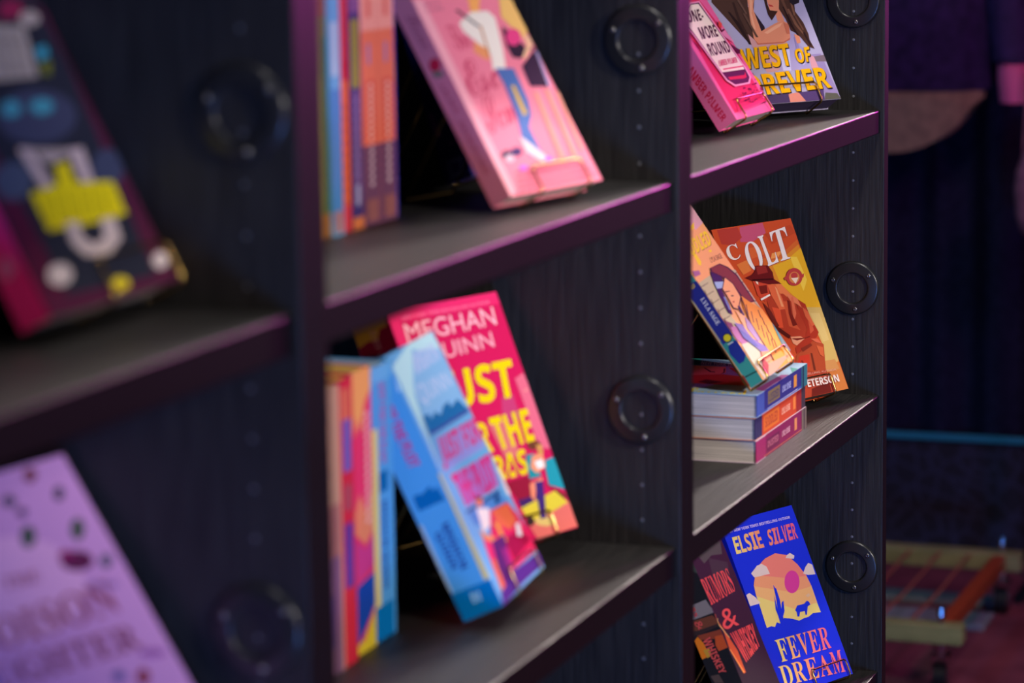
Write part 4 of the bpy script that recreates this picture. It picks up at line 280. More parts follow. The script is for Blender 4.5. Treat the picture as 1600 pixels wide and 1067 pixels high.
'colt':{'loc': [2.2063, 0.1076, 0.917], 'yaw': -0.4192, 'lean': 0.4186, 'size': [0.14, 0.2064, 0.0282], 'base': (204, 78, 42), 'spine': (150, 50, 30), 'cover': [['p', (198, 82, 110), [(48.3, 204.7), (89.2, 206.0), (89.1, 193.7), (60.9, 185.6), (41.0, 187.7)]], ['p', (180, 60, 50), [(9.1, 205.3), (44.5, 205.1), (46.3, 192.6), (26.8, 185.2), (8.7, 188.4)]], ['p', (226, 130, 60), [(86.4, 167.8), (120.7, 171.0), (105.6, 157.5), (75.3, 149.9)]], ['p', (210, 100, 46), [(64.6, 164.8), (101.8, 166.2), (137.8, 180.3), (138.3, 156.6), (141.9, 62.2), (101.0, 67.6), (101.4, 108.5), (73.3, 133.7)]], ['p', (218, 134, 44), [(74.1, 159.6), (103.7, 161.8), (138.1, 174.7), (143.1, 109.0), (141.3, 65.1), (106.2, 69.6), (105.2, 108.1), (79.0, 133.1)]], ['p', (228, 168, 40), [(81.8, 154.6), (105.6, 157.5), (140.1, 170.3), (140.7, 67.9), (111.4, 71.7), (109.1, 107.6), (84.8, 132.4)]], ['p', (240, 196, 70), [(116.1, 161.9), (127.8, 160.6), (132.1, 132.4), (119.6, 120.1), (117.2, 139.7)]], ['p', (208, 170, 96), [(114.2, 101.2), (142.5, 97.7), (138.8, 33.3), (111.3, 27.8), (121.4, 54.1), (118.3, 71.8)]], ['p', (206, 120, 60), [(111.3, 27.8), (138.8, 33.3), (139.5, -0.9), (103.8, -0.3)]], ['p', (176, 66, 44), [(53.3, 35.8), (117.3, 25.9), (114.4, -0.1), (59.5, 1.0)]], ['p', (110, 36, 30), [(77.2, 8.6), (110.1, 11.9), (109.5, 0.6), (72.8, 0.2)]], ['p', (206, 140, 80), [(114.1, 36.6), (133.3, 36.3), (135.9, 24.4), (112.4, 23.1)]], ['p', (216, 182, 110), [(117.4, 93.9), (133.8, 91.8), (134.6, 59.3), (123.6, 58.4)]], ['p', (214, 96, 50), [(45.6, 179.1), (80.0, 179.5), (85.7, 170.7), (49.4, 166.4)]], ['p', (190, 70, 40), [(86.5, 192.6), (134.7, 198.7), (139.9, 188.4), (92.2, 179.6)]], ['p', (222, 120, 60), [(21.7, 162.7), (41.1, 166.0), (43.0, 153.5), (27.2, 149.9)]], ['p', (236, 150, 80), [(87.0, 169.1), (103.8, 170.1), (96.6, 164.0), (81.8, 162.9)]], ['t', (150, 60, 50), 'r', 'C', [(13.5, 166.9), (34.7, 168.6), (33.5, 186.4), (11.7, 184.2)]], ['t', (150, 60, 50), 'r', 'O', [(42.6, 149.6), (68.9, 152.8), (70.9, 187.1), (41.9, 184.4)]], ['t', (150, 60, 50), 'r', 'L', [(72.5, 154.0), (95.8, 157.8), (91.3, 191.5), (72.7, 190.0)]], ['t', (150, 60, 50), 'r', 'T', [(92.5, 157.3), (122.1, 159.9), (125.0, 196.6), (95.0, 192.8)]], ['t', (238, 220, 212), 'r', 'C', [(12.6, 167.5), (33.8, 169.2), (32.6, 187.0), (10.9, 184.8)]], ['t', (238, 220, 212), 'r', 'O', [(41.7, 150.3), (68.0, 153.5), (70.0, 187.7), (41.0, 185.0)]], ['t', (238, 220, 212), 'r', 'L', [(71.7, 154.7), (94.9, 158.4), (90.4, 192.2), (71.8, 190.6)]], ['t', (238, 220, 212), 'r', 'T', [(91.6, 157.9), (121.2, 160.6), (124.1, 197.3), (94.1, 193.4)]], ['p', (232, 120, 70), [(67.6, 134.4), (84.8, 132.4), (94.3, 119.0), (84.7, 116.0), (75.8, 122.5)]], ['p', (178, 60, 38), [(52.3, 124.8), (82.8, 121.1), (98.4, 104.3), (102.2, 76.2), (93.1, 66.8), (70.1, 68.9), (54.4, 81.7), (50.0, 96.5)]], ['p', (88, 28, 24), [(46.4, 109.5), (51.6, 96.3), (57.1, 83.6), (71.7, 72.1), (66.9, 69.3), (51.0, 81.6)]], ['p', (206, 84, 50), [(78.5, 112.5), (86.5, 111.5), (84.2, 89.9), (91.1, 76.4), (73.9, 83.2)]], ['p', (170, 52, 34), [(100.1, 114.5), (114.2, 104.7), (115.2, 89.5), (120.6, 70.1), (116.0, 65.8), (89.1, 55.5), (71.3, 51.0), (71.9, 57.2), (93.2, 67.0), (103.0, 76.1), (98.8, 91.6)]], ['p', (206, 86, 56), [(111.4, 102.7), (113.5, 89.7), (113.9, 73.5), (105.2, 70.0), (108.0, 78.9)]], ['p', (176, 72, 42), [(69.6, 49.0), (87.5, 55.7), (114.1, 63.7), (122.0, 55.2), (116.7, 40.9), (111.4, 27.2), (97.2, 24.1), (59.7, 34.9)]], ['p', (196, 56, 38), [(74.7, 47.5), (92.0, 47.7), (86.5, 33.0), (64.4, 37.5)]], ['p', (232, 150, 110), [(70.4, 71.1), (87.6, 69.4), (92.7, 65.9), (75.9, 60.1), (70.6, 63.1)]], ['p', (110, 44, 30), [(94.2, 48.5), (97.4, 48.1), (94.0, 27.9), (89.9, 28.5)]], ['p', (222, 80, 48), [(55.9, 108.3), (68.5, 104.5), (63.5, 82.8), (55.5, 83.9)]], ['p', (206, 70, 48), [(38.6, 141.6), (62.2, 135.0), (59.5, 124.5), (48.7, 114.9), (38.8, 124.2)]], ['p', (120, 34, 28), [(45.4, 134.3), (59.3, 134.0), (56.7, 124.8), (44.7, 124.9)]], ['p', (224, 100, 60), [(60.8, 133.8), (74.3, 133.6), (78.3, 115.4), (76.7, 103.4), (67.2, 103.4), (61.5, 121.5)]], ['p', (236, 150, 100), [(72.0, 131.2), (74.5, 128.1), (76.0, 106.2), (71.8, 106.7)]], ['p', (226, 120, 80), [(86.6, 119.9), (94.0, 118.3), (103.3, 112.4), (105.8, 101.1), (100.0, 106.0), (90.4, 111.2)]], ['p', (220, 104, 70), [(92.4, 115.1), (96.9, 115.9), (92.9, 95.9), (83.8, 86.1)]], ['p', (120, 34, 26), [(85.3, 113.2), (88.9, 111.4), (85.2, 96.8), (88.3, 82.8), (80.0, 82.5), (80.4, 97.4)]], ['p', (214, 96, 60), [(106.5, 102.4), (113.5, 96.1), (117.3, 79.1), (112.7, 78.4), (106.4, 90.1)]], ['p', (110, 36, 30), [(43.1, 115.6), (52.1, 103.7), (57.1, 85.4), (49.5, 86.4), (45.2, 101.8)]], ['p', (120, 34, 26), [(70.1, 68.9), (93.1, 66.8), (104.1, 67.9), (101.6, 66.4), (78.6, 65.5)]], ['p', (216, 100, 70), [(102.4, 64.6), (113.8, 63.2), (119.2, 56.7), (110.0, 59.1)]], ['p', (130, 46, 32), [(80.7, 56.0), (99.7, 59.3), (101.8, 56.7), (81.8, 51.3)]], ['p', (206, 96, 56), [(108.3, 55.8), (118.6, 52.2), (114.7, 41.2), (109.3, 44.2)]], ['p', (140, 40, 28), [(75.7, 32.7), (73.7, 42.1), (76.4, 42.2), (79.6, 32.2)]], ['p', (104, 24, 26), [(51.1, 157.8), (72.3, 156.0), (76.3, 147.0), (74.4, 139.1), (84.8, 132.4), (61.7, 134.8), (37.1, 141.7), (27.3, 146.1), (40.4, 148.4), (47.2, 151.7)]], ['p', (150, 44, 40), [(51.5, 156.7), (68.1, 155.6), (68.3, 148.0), (49.9, 147.3)]], ['p', (60, 14, 18), [(37.9, 143.3), (74.5, 140.2), (74.0, 138.3), (37.9, 141.2)]], ['p', (240, 225, 215), [(40.9, 119.6), (59.0, 123.4), (59.0, 121.3), (41.4, 117.4)]], ['p', (240, 210, 190), [(42.4, 140.3), (46.2, 139.1), (45.3, 135.6), (42.9, 137.3)]], ['p', (186, 62, 58), [(124.1, 136.1), (122.2, 133.5), (119.6, 131.2), (116.3, 129.4), (112.6, 128.1), (108.7, 127.5), (104.9, 127.6), (101.4, 128.4), (98.6, 129.8), (96.5, 131.7), (95.4, 134.1), (95.2, 136.6), (96.1, 139.3), (97.9, 141.9), (100.5, 144.2), (103.8, 146.0), (107.5, 147.3), (111.4, 147.9), (115.2, 147.9), (118.6, 147.1), (121.5, 145.7), (123.6, 143.8), (124.8, 141.4), (124.9, 138.8)]], ['p', (214, 130, 70), [(118.6, 136.0), (117.5, 134.4), (115.8, 132.9), (113.7, 131.7), (111.3, 130.9), (108.8, 130.5), (106.4, 130.6), (104.2, 131.1), (102.4, 132.0), (101.0, 133.2), (100.3, 134.7), (100.2, 136.4), (100.8, 138.1), (101.9, 139.7), (103.6, 141.2), (105.7, 142.4), (108.1, 143.2), (110.6, 143.6), (113.0, 143.6), (115.2, 143.1), (117.0, 142.2), (118.4, 140.9), (119.1, 139.4), (119.2, 137.8)]], ['p', (186, 62, 58), [(116.7, 138.6), (116.0, 137.8), (115.0, 137.0), (113.7, 136.4), (112.2, 136.0), (110.7, 135.8), (109.1, 135.9), (107.6, 136.2), (106.4, 136.7), (105.5, 137.4), (104.9, 138.2), (104.7, 139.1), (105.0, 139.9), (105.6, 140.8), (106.6, 141.5), (107.9, 142.1), (109.4, 142.5), (111.0, 142.7), (112.5, 142.7), (114.0, 142.4), (115.2, 141.9), (116.2, 141.2), (116.7, 140.4), (116.9, 139.5)]], ['p', (240, 210, 180), [(103.8, 136.8), (116.7, 136.3), (108.3, 129.4)]], ['p', (186, 62, 58), [(91.4, 138.2), (97.0, 140.3), (95.9, 136.6), (92.4, 135.4)]], ['p', (186, 62, 58), [(124.6, 138.8), (128.9, 140.0), (126.0, 135.9), (123.4, 134.8)]], ['t', (226, 160, 140), 's', 'A BESTSELLING AUTHOR', [(54.9, 25.4), (127.8, 23.0), (127.9, 25.3), (55.1, 27.9)]], ['t', (240, 215, 200), 'b', 'PETERSON', [(62.1, 11.0), (126.9, 9.8), (127.2, 18.5), (63.3, 19.9)]]], 'spineart': []},
'cartoon':{'loc': [1.9645, 0.0426, 0.989], 'yaw': 0.021, 'lean': 0.61, 'size': [0.1353, 0.205, 0.0167], 'base': (250, 176, 112), 'spine': (60, 146, 130), 'cover': [['p', (232, 170, 180), [(118.6, 209.2), (134.8, 194.4), (140.0, 174.2), (99.0, 169.8), (70.0, 185.5)]], ['p', (255, 214, 40), [(90.5, 175.2), (109.3, 178.4), (96.9, 171.8), (85.7, 170.9)]], ['t', (150, 100, 30), 'b', 'SADDLED', [(5.4, 145.0), (119.4, 147.7), (131.3, 164.5), (14.6, 161.6)]], ['t', (255, 214, 40), 'b', 'SADDLED', [(5.3, 145.7), (119.2, 148.4), (130.7, 165.3), (14.5, 162.2)]], ['p', (255, 214, 40), [(40.6, 146.9), (51.0, 146.9), (50.8, 137.1), (41.7, 133.2), (36.5, 135.2)]], ['p', (255, 214, 40), [(104.0, 142.3), (103.1, 142.0), (101.9, 141.7), (100.6, 141.6), (99.2, 141.5), (97.8, 141.6), (96.4, 141.7), (95.3, 142.0), (94.4, 142.3), (93.8, 142.6), (93.6, 143.0), (93.8, 143.4), (94.3, 143.7), (95.2, 144.0), (96.3, 144.3), (97.6, 144.4), (99.1, 144.5), (100.5, 144.4), (101.8, 144.3), (103.0, 144.0), (103.9, 143.7), (104.5, 143.4), (104.7, 143.0), (104.5, 142.6)]], ['t', (140, 80, 60), 's', 'LYLA SAGE', [(78.1, 131.2), (122.7, 130.5), (125.0, 136.1), (81.9, 136.9)]], ['p', (196, 190, 144), [(-4.5, 118.1), (48.6, 120.1), (38.5, 94.7), (31.7, 69.7), (39.2, 53.7), (18.5, 49.3), (2.2, 58.7), (1.2, 79.9)]], ['p', (50, 36, 40), [(-1.5, 113.6), (28.5, 114.4), (28.2, 113.8), (-1.7, 113.0)]], ['p', (50, 36, 40), [(-1.4, 103.5), (28.6, 104.2), (28.3, 103.6), (-1.6, 102.9)]], ['p', (50, 36, 40), [(-1.2, 93.5), (28.7, 94.1), (28.4, 93.5), (-1.5, 92.9)]], ['p', (50, 36, 40), [(-1.1, 83.4), (28.8, 83.9), (28.5, 83.3), (-1.4, 82.8)]], ['p', (50, 36, 40), [(-1.0, 73.4), (28.9, 73.8), (28.6, 73.2), (-1.3, 72.8)]], ['p', (50, 36, 40), [(1.6, 109.0), (3.7, 109.0), (0.5, 102.7), (-1.5, 102.7)]], ['p', (50, 36, 40), [(2.7, 97.5), (4.7, 97.5), (1.6, 91.2), (-0.4, 91.2)]], ['p', (50, 36, 40), [(3.8, 86.0), (5.8, 85.9), (2.7, 79.7), (0.7, 79.7)]], ['p', (50, 36, 40), [(4.9, 74.4), (6.9, 74.4), (3.8, 68.1), (1.8, 68.2)]], ['p', (192, 186, 146), [(111.6, 116.0), (147.1, 112.0), (136.4, 88.4), (141.9, 52.0), (135.2, 61.6), (125.9, 75.0), (127.6, 98.3)]], ['p', (50, 36, 40), [(124.4, 110.6), (149.2, 109.2), (148.2, 108.5), (123.9, 109.8)]], ['p', (50, 36, 40), [(123.0, 98.7), (147.7, 97.2), (146.7, 96.5), (122.4, 97.9)]], ['p', (50, 36, 40), [(121.6, 86.8), (146.2, 85.2), (145.3, 84.6), (121.0, 86.1)]], ['p', (50, 36, 40), [(120.1, 75.0), (144.8, 73.3), (143.8, 72.6), (119.6, 74.2)]], ['p', (50, 36, 40), [(118.7, 63.1), (143.3, 61.4), (142.3, 60.7), (118.1, 62.4)]], ['p', (170, 110, 150), [(4.5, 132.0), (24.9, 129.6), (21.7, 125.2), (0.6, 125.4)]], ['p', (110, 40, 80), [(-5.2, 74.6), (17.5, 65.7), (9.7, 52.5), (-1.6, 59.4)]], ['p', (168, 100, 150), [(6.0, 62.9), (31.5, 60.0), (31.2, 40.4), (9.0, 40.2), (-3.0, 51.6)]], ['p', (190, 185, 160), [(3.2, 42.4), (49.3, 38.7), (46.3, 13.1), (25.4, -0.8), (3.2, 0.4), (0.4, 21.9)]], ['p', (190, 90, 130), [(43.9, 26.6), (43.7, 11.9), (14.0, 1.5), (20.5, 11.5)]], ['p', (50, 36, 40), [(60.1, 126.7), (99.5, 126.6), (117.9, 119.3), (130.0, 107.3), (129.9, 74.3), (110.8, 74.5), (97.1, 85.5), (93.3, 101.2), (73.6, 114.3), (56.3, 122.0)]], ['p', (126, 62, 44), [(63.2, 126.2), (97.4, 125.6), (113.3, 118.7), (125.1, 107.1), (126.4, 75.2), (113.9, 75.7), (101.7, 86.1), (97.9, 101.8), (77.3, 115.1), (61.1, 122.3)]], ['p', (36, 40, 82), [(53.5, 123.2), (76.2, 114.6), (74.6, 105.2), (52.3, 100.6), (47.4, 86.6), (36.0, 72.9), (26.1, 76.9), (33.3, 94.8), (41.3, 110.6)]], ['p', (158, 190, 222), [(45.2, 112.0), (75.9, 107.5), (70.1, 100.7), (40.6, 104.2)]], ['p', (120, 150, 200), [(43.1, 93.9), (48.6, 93.0), (39.5, 78.2), (34.9, 79.0)]], ['p', (50, 36, 40), [(55.0, 101.8), (87.4, 112.3), (100.0, 101.7), (97.1, 84.5), (61.4, 74.4), (49.1, 78.1), (54.3, 92.7)]], ['p', (250, 180, 118), [(57.3, 101.4), (86.0, 110.7), (96.8, 101.3), (93.9, 85.1), (61.9, 75.6), (52.0, 79.0), (56.9, 92.9)]], ['p', (50, 36, 40), [(58.7, 97.9), (73.8, 96.2), (73.3, 95.5), (57.8, 96.7)]], ['p', (50, 36, 40), [(67.7, 91.5), (76.4, 90.0), (74.8, 89.3), (67.1, 90.2)]], ['p', (190, 70, 60), [(60.5, 85.2), (67.2, 84.6), (63.7, 83.0), (59.5, 83.6)]], ['p', (36, 40, 82), [(66.1, 78.5), (72.9, 77.4), (69.5, 66.0), (64.0, 66.0), (62.9, 71.6)]], ['p', (242, 178, 128), [(51.2, 76.1), (66.7, 66.0), (71.8, 56.0), (78.1, 36.7), (85.8, 20.4), (51.7, 25.1), (43.0, 53.0)]], ['p', (238, 152, 42), [(97.1, 86.5), (112.4, 75.3), (137.3, 61.2), (141.1, 42.9), (120.9, 19.3), (101.6, 2.4), (100.2, -3.2), (64.3, -1.1), (67.2, 12.3), (70.2, 33.2), (71.8, 56.0), (80.1, 74.5)]], ['p', (50, 36, 40), [(93.4, 75.5), (95.8, 75.1), (80.7, 64.4), (78.9, 65.0)]], ['p', (50, 36, 40), [(94.6, 66.6), (97.0, 66.2), (81.9, 54.6), (80.0, 55.2)]], ['p', (50, 36, 40), [(95.8, 57.8), (98.2, 57.3), (83.1, 44.7), (81.2, 45.4)]], ['p', (50, 36, 40), [(97.0, 48.9), (99.4, 48.4), (84.2, 34.9), (82.4, 35.6)]], ['p', (50, 36, 40), [(98.2, 40.0), (100.6, 39.6), (85.4, 25.1), (83.5, 25.8)]], ['p', (50, 36, 40), [(99.4, 31.1), (101.8, 30.7), (86.6, 15.2), (84.7, 15.9)]], ['p', (50, 36, 40), [(118.9, 64.4), (120.5, 64.1), (113.8, 55.2), (111.3, 55.4)]], ['p', (50, 36, 40), [(115.7, 55.6), (117.3, 55.3), (110.7, 46.4), (108.1, 46.6)]], ['p', (50, 36, 40), [(112.6, 46.8), (114.2, 46.5), (107.6, 37.6), (105.0, 37.8)]], ['p', (50, 36, 40), [(109.5, 38.0), (111.1, 37.7), (104.5, 28.9), (101.9, 29.0)]], ['p', (50, 36, 40), [(106.3, 29.2), (108.0, 28.9), (101.3, 20.1), (98.8, 20.2)]], ['p', (50, 36, 40), [(97.1, 86.5), (71.8, 56.0), (67.2, 12.3), (63.8, 12.3), (68.4, 56.0), (93.6, 86.5)]], ['p', (126, 112, 176), [(21.3, 65.0), (41.8, 59.7), (42.9, 43.2), (67.4, 27.1), (69.9, 18.4), (47.0, 23.1), (27.4, 41.1)]], ['p', (90, 96, 164), [(22.5, 58.3), (35.2, 49.5), (47.9, 30.8), (36.2, 33.0), (19.8, 47.4)]], ['p', (170, 140, 180), [(65.4, 65.4), (69.2, 54.8), (64.9, 35.8), (54.5, 36.1), (49.5, 53.4)]], ['p', (64, 128, 130), [(140.6, 53.9), (151.5, 48.6), (143.5, 15.1), (141.2, 11.6), (120.8, 20.5), (132.1, 40.2)]], ['p', (120, 124, 130), [(133.2, 28.2), (131.7, 20.1), (138.4, 10.4), (128.8, 8.9), (122.8, 17.6)]], ['p', (236, 150, 110), [(43.2, 25.1), (66.8, 22.0), (60.0, 12.9), (24.4, 13.2)]], ['p', (170, 60, 60), [(34.0, 20.3), (38.5, 14.6), (40.9, 1.0), (17.8, 0.7), (20.5, 11.5)]], ['p', (200, 150, 120), [(41.1, 10.8), (104.4, 8.5), (123.3, 6.6), (35.7, -1.2), (14.0, -0.9)]]], 'spineart': [['p', (196, 178, 120), [(0.1, 113.6), (4.9, 118.6), (4.9, 60.3), (1.2, 56.2)]], ['p', (46, 50, 126), [(5.2, 123.3), (17.3, 121.1), (17.2, 54.8), (2.2, 52.0), (1.6, 111.0)]], ['t', (240, 232, 220), 'r', 'LYLA SAGE', [(8.8, 103.8), (7.8, 72.0), (12.8, 72.4), (13.4, 103.6)]], ['t', (235, 200, 50), 'b', 'ED', [(8.0, 119.5), (7.7, 116.2), (12.1, 117.1), (12.4, 120.9)]], ['p', (40, 40, 60), [(14.1, 53.1), (13.2, 52.1), (12.1, 51.4), (10.9, 51.0), (9.5, 51.0), (8.3, 51.2), (7.1, 51.8), (6.1, 52.6), (5.4, 53.7), (4.9, 54.9), (4.8, 56.1), (5.1, 57.4), (5.7, 58.5), (6.6, 59.4), (7.7, 60.1), (8.9, 60.5), (10.2, 60.6), (11.5, 60.3), (12.7, 59.8), (13.7, 58.9), (14.4, 57.9), (14.8, 56.7), (14.9, 55.4), (14.7, 54.2)]], ['p', (238, 214, 40), [(13.1, 53.7), (12.5, 52.9), (11.6, 52.4), (10.6, 52.1), (9.6, 52.0), (8.6, 52.2), (7.7, 52.7), (6.9, 53.3), (6.4, 54.1), (6.0, 55.1), (6.0, 56.0), (6.2, 57.0), (6.6, 57.9), (7.3, 58.6), (8.2, 59.2), (9.1, 59.5), (10.2, 59.5), (11.2, 59.3), (12.1, 58.9), (12.9, 58.2), (13.4, 57.4), (13.7, 56.5), (13.8, 55.5), (13.6, 54.5)]], ['p', (40, 52, 130), [(5.5, 47.8), (13.6, 49.8), (19.1, 47.9), (16.9, 31.6), (10.8, 26.6), (5.2, 27.0), (2.9, 40.6)]], ['p', (226, 220, 205), [(6.4, 50.4), (12.7, 49.6), (12.6, 48.5), (6.4, 49.3)]], ['p', (30, 40, 40), [(2.2, 13.2), (18.7, 11.4), (18.4, 10.3), (2.1, 12.0)]], ['p', (150, 60, 40), [(-1.7, 16.0), (2.0, 15.3), (1.6, 2.6), (-1.0, 2.6)]]]},
'fever':{'loc': [2.193, 0.0897, 0.5891], 'yaw': -0.3991, 'lean': 0.4454, 'size': [0.1303, 0.2052, 0.0277], 'base': (34, 52, 214), 'spine': (30, 48, 200), 'cover': [['t', (214, 190, 224), 'b', '#1 NEW YORK TIMES BESTSELLING AUTHOR', [(10.9, 192.8), (120.0, 190.4), (120.7, 193.9), (11.6, 196.4)]], ['t', (250, 214, 120), 'b', 'E', [(8.9, 167.9), (18.0, 167.7), (19.8, 187.5), (11.0, 187.6)]], ['t', (250, 198, 112), 'b', 'L', [(19.1, 167.7), (28.2, 167.5), (29.7, 187.5), (20.9, 187.5)]], ['t', (250, 184, 112), 'b', 'S', [(29.3, 167.5), (38.4, 167.3), (39.7, 187.5), (30.8, 187.5)]], ['t', (250, 170, 112), 'b', 'I', [(39.6, 167.3), (48.7, 167.1), (49.7, 187.5), (40.8, 187.5)]], ['t', (248, 152, 110), 'b', 'E', [(49.8, 167.1), (59.0, 166.9), (59.7, 187.5), (50.8, 187.5)]], ['t', (248, 138, 112), 'b', 'S', [(68.3, 166.6), (76.1, 166.6), (80.3, 185.2), (72.9, 185.3)]], ['t', (246, 124, 118), 'b', 'I', [(77.2, 166.5), (85.0, 166.5), (88.9, 185.2), (81.4, 185.2)]], ['t', (244, 116, 124), 'b', 'L', [(86.2, 166.5), (94.1, 166.5), (97.5, 185.2), (90.0, 185.2)]], ['t', (242, 110, 128), 'b', 'V', [(95.3, 166.4), (103.1, 166.4), (106.1, 185.1), (98.6, 185.2)]], ['t', (240, 106, 130), 'b', 'E', [(104.3, 166.4), (112.2, 166.4), (114.8, 185.1), (107.3, 185.1)]], ['t', (240, 100, 130), 'b', 'R', [(113.4, 166.3), (121.4, 166.3), (123.5, 185.1), (116.0, 185.1)]], ['p', (246, 214, 122), [(16.1, 117.3), (113.0, 91.7), (113.6, 77.9), (99.6, 79.5), (90.2, 77.2), (82.2, 77.2), (71.9, 76.1), (61.7, 80.6), (48.5, 84.2), (39.0, 79.6), (34.1, 82.0), (28.5, 77.7), (22.8, 79.7), (14.5, 79.4), (16.0, 103.1)]], ['p', (250, 184, 118), [(18.3, 129.1), (113.8, 110.3), (113.4, 89.6), (73.0, 89.4), (15.9, 116.9)]], ['p', (248, 160, 114), [(20.8, 132.7), (29.2, 142.4), (104.0, 133.1), (111.4, 123.3), (113.8, 109.3), (77.7, 109.1), (17.7, 128.2)]], ['p', (246, 132, 116), [(26.6, 139.8), (38.1, 148.9), (52.2, 154.4), (72.5, 157.0), (91.6, 151.1), (103.4, 137.8), (111.5, 122.2), (80.3, 125.2)]], ['p', (224, 66, 150), [(96.1, 118.0), (93.9, 114.8), (90.9, 112.1), (87.5, 110.0), (83.8, 108.5), (80.0, 107.9), (76.5, 108.1), (73.5, 109.2), (71.1, 111.0), (69.6, 113.5), (69.0, 116.5), (69.4, 119.7), (70.8, 122.9), (73.0, 126.0), (75.9, 128.8), (79.3, 130.9), (83.1, 132.4), (86.8, 133.0), (90.3, 132.8), (93.4, 131.7), (95.8, 129.9), (97.3, 127.4), (97.9, 124.5), (97.5, 121.2)]], ['p', (236, 208, 196), [(20.7, 142.6), (29.0, 146.5), (35.3, 149.4), (43.4, 149.9), (50.2, 145.1), (51.5, 136.2), (42.4, 136.7), (23.8, 137.1)]], ['p', (236, 208, 196), [(86.9, 148.4), (91.0, 151.2), (97.3, 152.7), (103.5, 148.2), (100.4, 145.0)]], ['p', (236, 208, 196), [(107.0, 125.8), (114.7, 132.1), (122.4, 135.8), (128.1, 132.6), (127.6, 121.0), (114.3, 122.7)]], ['p', (236, 208, 196), [(-2.5, 120.6), (6.4, 122.3), (13.7, 115.8), (18.7, 107.8), (0.1, 107.9)]], ['p', (240, 190, 150), [(97.3, 101.1), (104.6, 102.7), (106.0, 99.4), (100.6, 98.4)]], ['p', (34, 52, 214), [(50.1, 123.3), (51.2, 119.6), (52.9, 118.2), (52.0, 104.0), (49.1, 94.3), (53.8, 101.6), (57.7, 102.8), (53.2, 91.4), (47.8, 86.3), (45.9, 80.6), (39.0, 79.6), (39.9, 88.0), (39.5, 96.2), (45.4, 111.5), (44.1, 103.5), (42.9, 95.6), (46.7, 107.1)]], ['p', (34, 52, 214), [(71.4, 88.7), (77.6, 93.0), (90.2, 92.6), (96.7, 95.0), (99.6, 93.2), (100.2, 89.7), (94.3, 88.4), (88.1, 79.7), (85.8, 80.2), (86.9, 84.5), (78.4, 85.2), (74.4, 80.5), (71.5, 81.1), (72.6, 86.4)]], ['t', (250, 214, 120), 'r', 'F', [(18.4, 38.1), (34.7, 37.7), (36.1, 63.0), (19.1, 63.5)]], ['t', (250, 184, 112), 'r', 'E', [(36.7, 37.6), (53.1, 37.2), (55.4, 62.4), (38.2, 62.9)]], ['t', (248, 152, 110), 'r', 'V', [(55.1, 37.2), (71.6, 36.8), (74.8, 61.7), (57.5, 62.3)]], ['t', (246, 124, 118), 'r', 'E', [(73.7, 36.7), (90.3, 36.3), (94.4, 61.1), (77.0, 61.7)]], ['t', (242, 110, 128), 'r', 'R', [(92.4, 36.2), (109.2, 35.8), (114.1, 60.5), (96.6, 61.0)]], ['t', (250, 214, 120), 'r', 'D', [(7.5, 12.6), (27.3, 11.3), (29.5, 33.7), (9.4, 34.4)]], ['t', (250, 184, 112), 'r', 'R', [(29.7, 11.1), (49.7, 9.8), (52.3, 32.9), (32.0, 33.6)]], ['t', (248, 152, 110), 'r', 'E', [(52.1, 9.6), (72.3, 8.3), (75.4, 32.1), (54.9, 32.8)]], ['t', (246, 124, 118), 'r', 'A', [(74.8, 8.2), (95.1, 6.8), (98.7, 31.3), (77.9, 32.0)]], ['t', (242, 110, 128), 'r', 'M', [(97.6, 6.7), (118.2, 5.3), (122.2, 30.5), (101.3, 31.2)]]], 'spineart': []},
